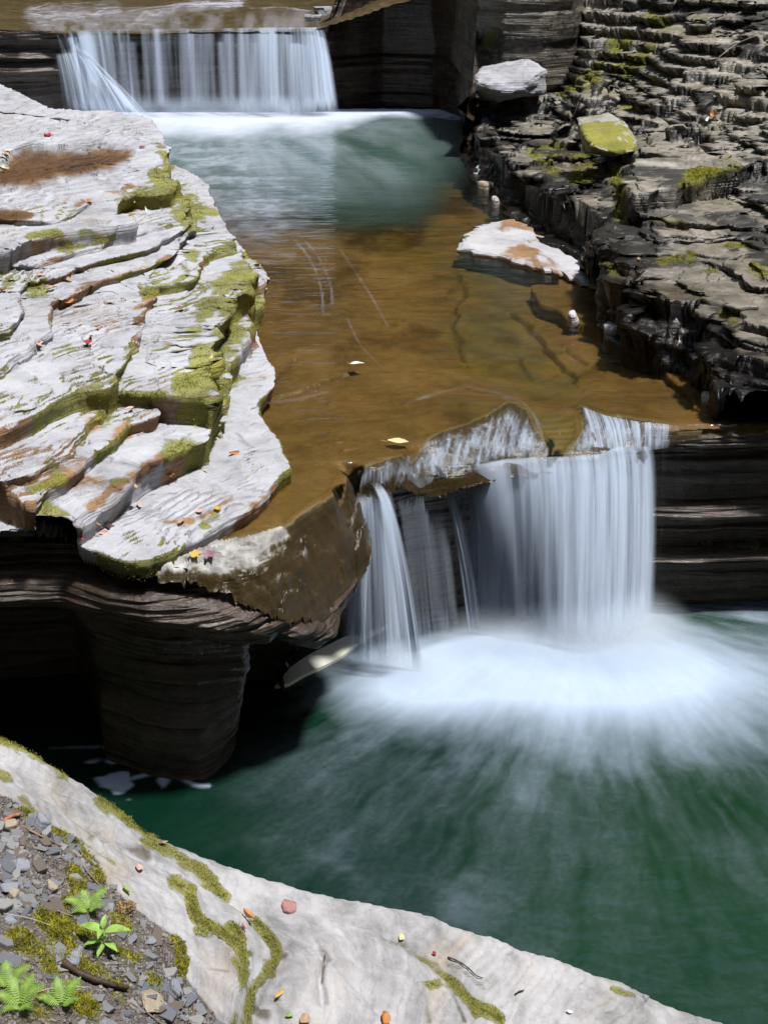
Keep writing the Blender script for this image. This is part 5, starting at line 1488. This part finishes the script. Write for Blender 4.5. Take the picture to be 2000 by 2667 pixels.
def slab_rock(name, surf_z, outline, th, mat, seed, jit=0.012):
    """flat angular slab: outline in picture coordinates taken at height surf_z, real thickness below"""
    W = [at_z(a, b_, surf_z) for a, b_ in outline]
    r = random.Random(seed)
    dense = []
    for i, p in enumerate(W):
        q = W[(i + 1) % len(W)]
        m = max(2, int((q - p).length / 0.05))
        for t in range(m):
            k = p.lerp(q, t / m)
            dense.append(k + Vector((r.uniform(-jit, jit), r.uniform(-jit, jit), 0)))
    c = sum(dense, Vector()) / len(dense)
    V, F = [], []
    m = len(dense)
    rings = [(0.1, 0.006), (0.2, 0.005), (0.3, 0.005), (0.4, 0.004), (0.5, 0.003), (0.6, 0.002), (0.7, 0.0), (0.78, -0.001), (0.86, -0.002), (0.93, -0.004), (1.0, -0.02), (1.01, -th * 0.5), (0.96, -th)]
    V.append(c + Vector((0, 0, 0.006)))
    for f, dz in rings:
        for p in dense:
            k = c + (p - c) * f
            V.append(Vector((k.x, k.y, c.z + dz + (r.uniform(-.003, .003) if f > .95 else 0))))
    for j in range(m):
        F.append((0, 1 + j, 1 + (j + 1) % m))
        for i in range(len(rings) - 1):
            a, b_ = 1 + i * m + j, 1 + i * m + (j + 1) % m
            F.append((a, a + m, b_ + m, b_))
    F.append(tuple(1 + (len(rings) - 1) * m + j for j in range(m))[::-1])
    return py_mesh(name, V, F, mat, smooth=False)


def slab_attr(o, silt_noise=0.0, wet=0.0, seed=0):
    me = o.data
    co = np.array([v.co for v in me.vertices])
    me.attributes.new('silt', 'FLOAT', 'POINT').data.foreach_set('value', (np.clip((fbm(co[:, 0] * 4, co[:, 1] * 2.2, o=4, seed=seed) - 0.42) * 4, 0, 1) * silt_noise).astype(np.float32))
    me.attributes.new('wet', 'FLOAT', 'POINT').data.foreach_set('value', np.full(len(co), wet, np.float32))


o = slab_rock('rock_slab', 1.40, [(1196, 642), (1210, 608), (1250, 580), (1330, 566), (1368, 578), (1392, 600), (1430, 622), (1475, 655), (1520, 690), (1556, 728), (1558, 744), (1500, 722), (1440, 700), (1385, 690), (1300, 662), (1240, 655)], 0.07, M_white, 31, 0.03)
slab_attr(o, 1.0, 0.15, 33)
tag(o, 'flat whitish slab with brown wet patches lying at the water edge below the dark bank', 'rock slab')
for i, (px_, py_, sz, mat, ht, lab) in enumerate([
    (1494, 832, 42, M_white, .5, 'small white stone on the edge of the submerged brown ledge'), (1596, 874, 52, M_white, .6, 'white stone at the foot of the black bank, bigger of the two side by side'),
    (1577, 858, 22, M_white, .6, 'small round white stone just above a larger white stone at the bank foot'), (1680, 900, 66, M_slate, .4, 'grey slate slab half in the brown water under the black bank'),
    (1850, 1040, 52, M_white, .35, 'pale wedge of rock where the bank meets the lip of the fall'), (1880, 1022, 30, M_slate, 1.2, 'upright grey block standing beside the pale wedge at the bank foot'),
    (1770, 905, 70, M_slate, .5, 'grey tilted slab at the bank foot between dark rocks'), (1236, 452, 44, M_white, .5, 'pale stone at the pool end of the bank foot'), (1290, 532, 34, M_white, .6, 'white rounded stone tucked under the dark overhang'),
    (1262, 490, 46, M_brownstone, .35, 'brown striped stone between the two pale stones at the bank foot'),
    (1740, 935, 40, M_slate, .4, 'small dark slate stone at the water edge right of the half sunken slab')]):
    p = at_z(px_, py_, 1.36)
    dist = (p - Vector((0, 0, CAMZ))).length
    L = sz / FPX * dist
    r = random.Random(900 + i)
    P = []
    for k in range(16):
        a = r.uniform(0, 2 * math.pi)
        rr_ = r.uniform(.35, .55)
        P.append((p.x + math.cos(a) * rr_ * L, p.y + math.sin(a) * rr_ * L * 1.1, p.z - 0.05 + r.choice([0, 1]) * (ht * L * r.uniform(.75, 1.0) + 0.05)))
    tag(hull_rock('stone', P, mat, 2, L * 0.04, 50 + i, L * 0.07), lab, 'stone')
# flat rocks beside the head of the upper fall
for i, (px_, py_, sz, lab) in enumerate([(815, 42, 44, 'flat pale stone beside the brown head of the upper fall, lowest of three'), (845, 22, 60, 'flat grey stone beside the head of the upper fall, middle of three'), (885, 8, 70, 'flat grey stone at the top edge of the picture behind the upper fall')]):
    p = at_y(px_, py_, 21.0 + i * .5)
    L = sz / FPX * 21
    r = random.Random(940 + i)
    P = [(p.x + r.uniform(-.5, .5) * L, p.y + r.uniform(-.4, .4) * L, p.z - 0.06 + r.choice([-.12, .08])) for k in range(14)]
    tag(hull_rock('stone', P, M_slate if i else M_white, 2, 0.012, 70 + i, 0.02), lab, 'stone')
# stones of the foreground
for i, (px_, py_, sz, mat, ht, lab) in enumerate([
    (754, 2360, 58, M_redstone, .22, 'rounded reddish pebble set in the clean pale rock'), (450, 2588, 58, M_slate, .7, 'rounded grey cobble at the lower end of the gravel'),
    (24, 2310, 66, M_slate, .3, 'bluish slate plate at the left side of the gravel, largest there'), (20, 2158, 46, M_brownstone, .5, 'tan block at the top end of the gravel beside a reddish strip'),
    (40, 2334, 40, M_brownstone, .5, 'tan rounded pebble under the bluish slate plate'), (140, 2310, 44, M_brownstone, .4, 'cream pebble in the middle of the gravel'), (105, 2152, 58, M_slate, .6, 'dark grey angular stone beside the moss at the top of the gravel'),
    (138, 2322, 50, M_slate, .35, 'grey plate leaning against the cream pebble'), (195, 2488, 78, M_slate, .2, 'long grey slab left of the green seedling'), (1682, 2600, 26, M_slate, .5, 'dark pebble on the rim of the ledge near the bottom right'),
    (395, 2605, 100, M_brownstone, .12, 'long greyish tan slab below the dark stick'), (30, 2395, 44, M_slate, .3, 'light grey slate chip alone on the brown soil at the left'), (60, 2255, 60, M_slate, .25, 'wide slate plate in the upper gravel'), (395, 2450, 40, M_slate, .25, 'slate plate on the soil right of the seedling'),
    (440, 2545, 26, M_slate, .5, 'small bluish cube of slate above the grey cobble')]):
    p, n, dist = S_fore.at(px_, py_)
    L = sz / FPX * dist
    r = random.Random(960 + i)
    P = []
    for k in range(14):
        a = r.uniform(0, 2 * math.pi)
        rr_ = r.uniform(.38, .55)
        P.append((math.cos(a) * rr_ * L, math.sin(a) * rr_ * L * (0.75), -0.004 + r.choice([0, 1]) * ht * L * r.uniform(.8, 1)))
    o = hull_rock('stone', P, mat, 2, L * 0.025, 90 + i, L * 0.05)
    orient(o, p, n, r.uniform(-.5, .5), 0.0)
    tag(o, lab, 'stone')

# ---------------------------------------------------------------- shale chips: individuals plus fine gravel
CH_M = [plain('chip_grey', (0.18, 0.182, 0.19), 0.55, 0.4, 60, 0.002), plain('chip_blue', (0.125, 0.13, 0.148), 0.5, 0.35, 60, 0.002), plain('chip_brown', (0.13, 0.105, 0.085), 0.65, 0.4, 60, 0.002), plain('chip_pale', (0.25, 0.245, 0.235), 0.6, 0.3, 60, 0.002)]


def chip_geo(r):
    n = r.randint(4, 6)
    a0 = r.uniform(0, 6)
    ol = []
    for i in range(n):
        a = a0 + 2 * math.pi * (i + r.uniform(-.25, .25)) / n
        ol.append((math.cos(a) * 0.5 * r.uniform(.8, 1.1), math.sin(a) * 0.5 * r.uniform(.4, .75)))
    th = r.uniform(.10, .22)
    V = [(x * .93, y * .93, th) for x, y in ol] + [(x, y, th * .8) for x, y in ol] + [(x * .97, y * .97, -0.05) for x, y in ol]
    F = [tuple(range(n))]
    for i in range(n):
        j = (i + 1) % n
        F += [(i, n + i, n + j, j), (n + i, 2 * n + i, 2 * n + j, n + j)]
    return V, F


protos = []
for k in range(10):
    V, F = chip_geo(random.Random(1200 + k))
    me = bpy.data.meshes.new('shale_chip')
    me.from_pydata(V, [], [f if i == 0 else f[::1] for i, f in enumerate(F)])
    bmn = bmesh.new()
    bmn.from_mesh(me)
    bmesh.ops.recalc_face_normals(bmn, faces=bmn.faces[:])
    bmn.to_mesh(me)
    bmn.free()
    me.materials.append(CH_M[k % 4])
    protos.append(me)
gin = gm.ravel() > 0.7
inframe = (UF.ravel() > -10) & (UF.ravel() < 600) & (VF.ravel() < 2690)
cand = np.where(gin & inframe)[0]
NF = np.stack([np.gradient(ZF)[1].ravel() * 0, np.gradient(ZF)[0].ravel() * 0], -1)
Pf = np.stack([XF.ravel(), YF.ravel(), ZF.ravel()], -1)
dense_w = 0.25 + 0.75 * ((UF.ravel()[cand] < 260) & (VF.ravel()[cand] < 2400)) + 0.4 * (UF.ravel()[cand] > 330)
dense_w = dense_w * (1 - 0.8 * np.clip(mossF.ravel()[cand], 0, 1)) * (vnoise(Pf[cand, 0] * 9, Pf[cand, 1] * 9, seed=5) + .25)
pick = rng.choice(cand, size=296, replace=False, p=dense_w / dense_w.sum())
first = None
for k, i in enumerate(pick):
    o = bpy.data.objects.new('shale_chip', protos[k % 10])
    COL.objects.link(o)
    p = Vector(Pf[i])
    L = float(np.clip(rng.lognormal(math.log(0.043), 0.40), 0.018, 0.085))
    o.scale = (L, L, L * rng.uniform(.7, 1.3))
    n = Vector((rng.normal(0, .22) + .25, rng.normal(-.12, .25), 1)).normalized()
    orient(o, p, n, rng.uniform(0, 6.28), -0.001)
    tag(o, 'flat angular shale chip lying loose in the gravelly corner of the ledge', 'shale chip', 'loose shale chips in the gravel')
# fine gravel: one object
pick2 = rng.choice(cand, size=6000, replace=False, p=(dense_w + .25) / (dense_w + .25).sum())
VV, FF, off_ = [], [], 0
for i in pick2:
    L = rng.uniform(.005, .018)
    V, F = chip_geo(random.Random(int(i)))
    n = Vector((rng.normal(0, .35) + .2, rng.normal(-.1, .35), 1)).normalized()
    M = (n.to_track_quat('Z', 'Y') @ Matrix.Rotation(rng.uniform(0, 6.28), 3, 'Z').to_quaternion()).to_matrix()
    p = Vector(Pf[i])
    VV += [p + M @ (Vector(v) * L) for v in V]
    FF += [tuple(a + off_ for a in f) for f in F]
    off_ += len(V)
M_grav = N('fine_gravel')
_nz = M_grav.n('TexVoronoi', ins={'Vector': M_grav.pos(), 'Scale': 90.0})
_rp = M_grav.n('ValToRGB')
_rp.color_ramp.elements[0].color = (0.05, 0.04, 0.032, 1)
_rp.color_ramp.elements[1].color = (0.22, 0.20, 0.185, 1)
M_grav.set(_rp.inputs[0], M_grav.n('SeparateColor', ins={0: _nz.outputs['Color']}).outputs[0])
grav = py_mesh('gravel', VV, FF, M_grav.done(M_grav.n('BsdfPrincipled', ins={'Base Color': _rp.outputs[0], 'Roughness': 0.65}).outputs[0]))
tag(grav, 'fine crumbled shale gravel', kind='stuff')

# ---------------------------------------------------------------- moss as short blades where the moss grows
def moss_blades(name, X, Y, Z, mask, count, ln, label, seed, cols):
    r = np.random.default_rng(seed)
    mf_ = mask.ravel()
    c = np.where(mf_ > 0.62)[0]
    if len(c) == 0:
        return
    wgt = (mf_[c] - 0.5)
    pk = r.choice(c, size=count, p=wgt / wgt.sum())
    P = np.stack([X.ravel()[pk], Y.ravel()[pk], Z.ravel()[pk]], -1) + r.normal(0, .004, (count, 3)) * np.array([1, 1, .3])
    a = r.uniform(0, 2 * np.pi, count)
    l = ln * r.uniform(.5, 1.4, count)
    wd_ = l * r.uniform(.16, .3, count)
    lean = r.normal(0, .55, (count, 2))
    side_ = np.stack([np.cos(a), np.sin(a), np.zeros(count)], -1) * wd_[:, None]
    tip = P + np.stack([lean[:, 0] * l, lean[:, 1] * l, l], -1)
    midp = P * .45 + tip * .55
    V = np.stack([P - side_ * .6, P + side_ * .6, midp + side_ * .8, tip, midp - side_ * .8], 1).reshape(-1, 3)
    b = np.arange(count)[:, None] * 5
    F = np.concatenate([b + np.array([[0, 1, 2, 4]]), b + np.array([[4, 2, 3, 3]])])
    F3 = np.concatenate([b + np.array([[0, 1, 2]]), b + np.array([[0, 2, 4]]), b + np.array([[4, 2, 3]])])
    o = np_mesh(name, V, F3, cols, smooth=False)
    tag(o, label, kind='stuff')


M_moss = plain('moss_green', (0.24, 0.24, 0.04), 0.85, 0.5, 22, trans=0.3, col2=(0.46, 0.44, 0.085))
M_mossb = plain('moss_yellow', (0.30, 0.29, 0.02), 0.8, 0.5, 30, trans=0.25, col2=(0.50, 0.46, 0.05))
vis = (UF > -20) & (UF < 2020) & (VF < 2690)
moss_blades('moss', XF, YF, ZF, np.where(vis, mossF, 0), 46000, 0.0055, 'low olive green moss filling the seams of the near ledge', 71, M_moss)
moss_blades('moss', XF, YF, ZF, np.where(vis & (gm > .5), patch, 0), 20000, 0.008, 'bright yellow green moss tufts in the gravelly corner', 72, M_mossb)
moss_blades('moss', X + SX, Y + SY, Z, np.where((U > -20) & (sd0 > 0), mossL, 0), 42000, 0.0075, 'olive moss on the stepped edges of the pale bank', 73, M_moss)
moss_blades('moss', XR + SXR, YR + SYR, ZR, np.where((UR < 2020) & (sdR > 0), mossR, 0), 26000, 0.011, 'yellow green moss cushions on the dark shale bank', 74, M_mossb)

# ---------------------------------------------------------------- plants
M_fern = plain('fern_green', (0.20, 0.36, 0.06), 0.5, 0.3, 60, trans=0.35, col2=(0.34, 0.50, 0.10))
M_seed = plain('seedling_green', (0.30, 0.50, 0.08), 0.45, 0.25, 40, trans=0.35, col2=(0.42, 0.64, 0.14))
M_twig = plain('twig_bark', (0.20, 0.145, 0.10), 0.75, 0.4, 50, 0.003)
M_stick = plain('driftwood', (0.055, 0.035, 0.022), 0.6, 0.5, 40, 0.004)
M_straw = plain('dry_straw', (0.52, 0.44, 0.29), 0.7, 0.25, 50)


def tube(V, F, pts, radii, sides=6):
    base = len(V)
    for i, (p, r_) in enumerate(zip(pts, radii)):
        d = (pts[min(i + 1, len(pts) - 1)] - pts[max(i - 1, 0)]).normalized()
        q = d.to_track_quat('Z', 'Y')
        for k in range(sides):
            a = 2 * math.pi * k / sides
            V.append(p + q @ Vector((math.cos(a) * r_, math.sin(a) * r_, 0)))
    for i in range(len(pts) - 1):
        for k in range(sides):
            a, b_ = base + i * sides + k, base + i * sides + (k + 1) % sides
            F.append((a, b_, b_ + sides, a + sides))


def frond_mesh(L, seed):
    r = random.Random(seed)
    V, F = [], []
    n = 15
    ax = [Vector((0.04 * L * math.sin(2 * t), L * t, 0.34 * L * math.sin(math.pi * t * .75) - .06 * L * t)) for t in [i / n for i in range(n + 1)]]
    tube(V, F, ax, [0.008 * L * (1 - .7 * i / n) + .0003 for i in range(n + 1)], 5)
    for i in range(2, n + 1):
        t = i / n
        pl = L * 0.32 * math.sin(math.pi * min(1, (t - .05)) ** .75) * r.uniform(.88, 1.1) + .006 * L
        for s_ in (-1, 1):
            c = ax[i]
            m = 5
            for q in range(m):
                u0, u1 = q / m, (q + 1) / m
                w0 = L * .034 * (1 - u0 ** 2)
                w1 = L * .034 * (1 - u1 ** 2)
                tw = 1.15 if q % 2 else .85
                b0 = c + Vector((s_ * pl * u0, pl * u0 * .38, -.10 * pl * u0 ** 2))
                b1 = c + Vector((s_ * pl * u1, pl * u1 * .38, -.10 * pl * u1 ** 2))
                k = len(V)
                V += [b0 + Vector((0, -w0 * tw, 0)), b0 + Vector((0, w0, .2 * w0)), b1 + Vector((0, w1, .2 * w1)), b1 + Vector((0, -w1 * tw, 0))]
                F.append((k, k + 1, k + 2, k + 3))
    return V, F


def fern(px, py, L, fr, label, seed):
    p, n, dist = S_fore.at(px, py)
    root = bpy.data.objects.new('fern', None)
    COL.objects.link(root)
    root.location = p
    tag(root, label, 'fern', 'small green ferns in the gravel')
    for k, (yaw, f, pitch) in enumerate(fr):
        V, F = frond_mesh(L * f, seed + k)
        o = py_mesh('frond', V, F, M_fern, root, smooth=False)
        o.rotation_euler = (pitch, 0, yaw)
        o.location = (0, 0, 0.004)


fern(235, 2375, 0.085, [(-.7, 1.0, .35), (.5, .8, .45), (1.4, .9, .3), (2.4, .75, .3), (-1.7, .8, .35)], 'bright fern sprig beside the brown clump in the middle of the gravel', 31)
fern(55, 2625, 0.088, [(-.3, 1.0, .5), (.6, 1.0, .4), (1.5, .9, .35), (-1.1, 1.0, .45), (2.6, .8, .3), (-2.2, .8, .3)], 'largest fern with spreading fronds at the bottom left corner', 41)
fern(160, 2625, 0.085, [(-.6, 1.0, .4), (.4, .9, .5), (-1.5, .7, .3), (1.6, .8, .3)], 'yellow green fern sprig right of the corner fern', 51)
fern(18, 2575, 0.08, [(-.9, 1.0, .4), (.3, .9, .5), (1.3, .8, .4)], 'small fern sprig above the corner fern at the left edge', 57)


def plant_leaf(L, Wd, seed):
    V, F = [], []
    n = 9
    for i in range(n + 1):
        t = i / n
        wv = Wd * math.sin(math.pi * t ** .8) ** .9 if 0 < t < 1 else 0.0006
        z = .35 * L * t - .42 * L * t * t
        for f in (-1, -.5, 0, .5, 1):
            V.append((f * wv, L * t, z + abs(f) * wv * .38 + .03 * wv * math.sin(9 * t)))
    for i in range(n):
        for j in range(4):
            a = i * 5 + j
            F.append((a, a + 1, a + 6, a + 5))
    return V, F


p, n, dist = S_fore.at(275, 2478)
root = bpy.data.objects.new('seedling', None)
COL.objects.link(root)
root.location = p
tag(root, 'bright green seedling with pointed leaves growing from moss in the gravel', 'seedling')
V, F = [], []
tube(V, F, [Vector((0, 0, 0)), Vector((.003, .002, .03)), Vector((.002, .008, .062)), Vector((.003, .010, .085))], [.0022, .002, .0017, .0012])
py_mesh('stem', V, F, M_seed, root, smooth=True)
for k, (yaw, L, h, pit) in enumerate([(1.25, .080, .070, .10), (-1.45, .082, .068, .05), (-.1, .045, .082, .6), (3.05, .050, .080, .25), (1.75, .062, .036, -.05), (2.85, .050, .030, -.25), (-2.2, .055, .034, -.1), (.6, .045, .040, .2)]):
    V, F = plant_leaf(L, L * .20, k)
    o = py_mesh('leaf', V, F, M_seed, root, smooth=True)
    o.location = (.003, .008, h)
    o.rotation_euler = (pit, 0, yaw)


def stick(name, surf, pts, r0, r1, mat, label, cat, lift=0.004):
    W = []
    dists = []
    for px, py in pts:
        p, n, d = surf.at(px, py)
        W.append(p + n * (lift + r0))
        dists.append(d)
    # resample smoothly
    out = []
    for i in range(len(W) - 1):
        p0, p1, p2, p3 = W[max(i - 1, 0)], W[i], W[i + 1], W[min(i + 2, len(W) - 1)]
        for t in np.linspace(0, 1, 7)[:-1]:
            out.append(0.5 * ((2 * p1) + (p2 - p0) * t + (2 * p0 - 5 * p1 + 4 * p2 - p3) * t * t + (3 * p1 - p0 - 3 * p2 + p3) * t ** 3))
    out.append(W[-1])
    rad = [r0 + (r1 - r0) * i / (len(out) - 1) for i in range(len(out))]
    rad = [k * random.uniform(.85, 1.15) for k in rad]
    V, F = [], []
    tube(V, F, out, rad, 7)
    F.append(tuple(range(7))[::-1])
    F.append(tuple(len(V) - 7 + i for i in range(7)))
    o = py_mesh(name, V, F, mat, smooth=True)
    return tag(o, label, cat)


stick('twig', S_fore, [(52, 2152), (90, 2172), (140, 2198), (190, 2222), (215, 2255), (245, 2290), (272, 2318)], .0042, .0026, M_twig, 'long bent grey brown twig along the mossy rim of the gravel', 'twig')
stick('driftwood', S_fore, [(158, 2512), (200, 2540), (250, 2560), (300, 2572), (330, 2578)], .011, .007, M_stick, 'dark rotten stick lying below the seedling', 'stick')
stick('twig', S_fore, [(330, 2610), (380, 2640), (420, 2668)], .004, .002, M_twig, 'thin brown twig under the long tan slab at the bottom', 'twig')
stick('twig', S_fore, [(505, 2615), (500, 2640), (495, 2665)], .003, .0022, M_twig, 'short upright twig at the bottom right of the gravel', 'twig')
stick('twig', S_fore, [(1342, 2590), (1353, 2583), (1364, 2577)], .003, .002, M_stick, 'tiny dark twig on clean rock near the bottom right', 'twig')
stick('twig', S_fore, [(1168, 2496), (1195, 2503), (1222, 2525), (1240, 2540), (1256, 2546)], .0032, .0018, M_stick, 'crooked black twig lying on the clean right part of the ledge', 'twig')
stick('grass_stem', S_fore, [(0, 2362), (60, 2356), (120, 2364), (190, 2388)], .0011, .0007, M_straw, 'pale straw stem lying across the soil, upper of two', 'grass stem', .006)
stick('grass_stem', S_fore, [(10, 2380), (80, 2394), (130, 2412)], .0011, .0007, M_straw, 'pale straw stem lying across the soil, lower of two', 'grass stem', .006)
stick('grass_stem', S_fore, [(90, 2590), (160, 2575), (240, 2578)], .0011, .0007, M_straw, 'pale curved straw stem below the dark stick at the left', 'grass stem', .008)
stick('grass_stem', S_right, [(1857, 172), (1885, 148), (1930, 122), (1975, 104)], .006, .003, M_straw, 'long dry grass stalk lying across the upper shale slope', 'grass stem', .05)
stick('wood_chip', S_fore, [(8, 2142), (30, 2132), (48, 2126)], .008, .006, plain('red_wood', (0.36, 0.13, 0.07), .6, .4, 50), 'reddish wood chip at the top of the gravel beside the tan block', 'wood chip')

# brown dried clump
p, n, dist = S_fore.at(325, 2368)
V, F = [], []
r = random.Random(5)
for k in range(260):
    a, e = r.uniform(0, 6.28), r.uniform(.0, 1.45)
    R_ = .036 * r.uniform(.75, 1.05)
    c = Vector((math.cos(a) * math.cos(e) * R_ * 1.15, math.sin(a) * math.cos(e) * R_, math.sin(e) * R_ * .75))
    q = Vector((r.gauss(0, 1), r.gauss(0, 1), r.gauss(.4, 1))).normalized().to_track_quat('Z', 'Y')
    b0 = len(V)
    sz = r.uniform(.004, .008)
    for x, y, z in ((-.5, -.3, 0), (.4, -.5, .2), (.6, .4, 0), (-.3, .5, .25)):
        V.append(p + c + q @ Vector((x * sz, y * sz, z * sz)))
    F.append((b0, b0 + 1, b0 + 2, b0 + 3))
tag(py_mesh('dried_plant', V, F, plain('dried_brown', (0.34, 0.24, 0.10), .75, .5, 90, trans=.15)), 'rounded brown dried plant clump at the edge of the gravel', 'dried plant')
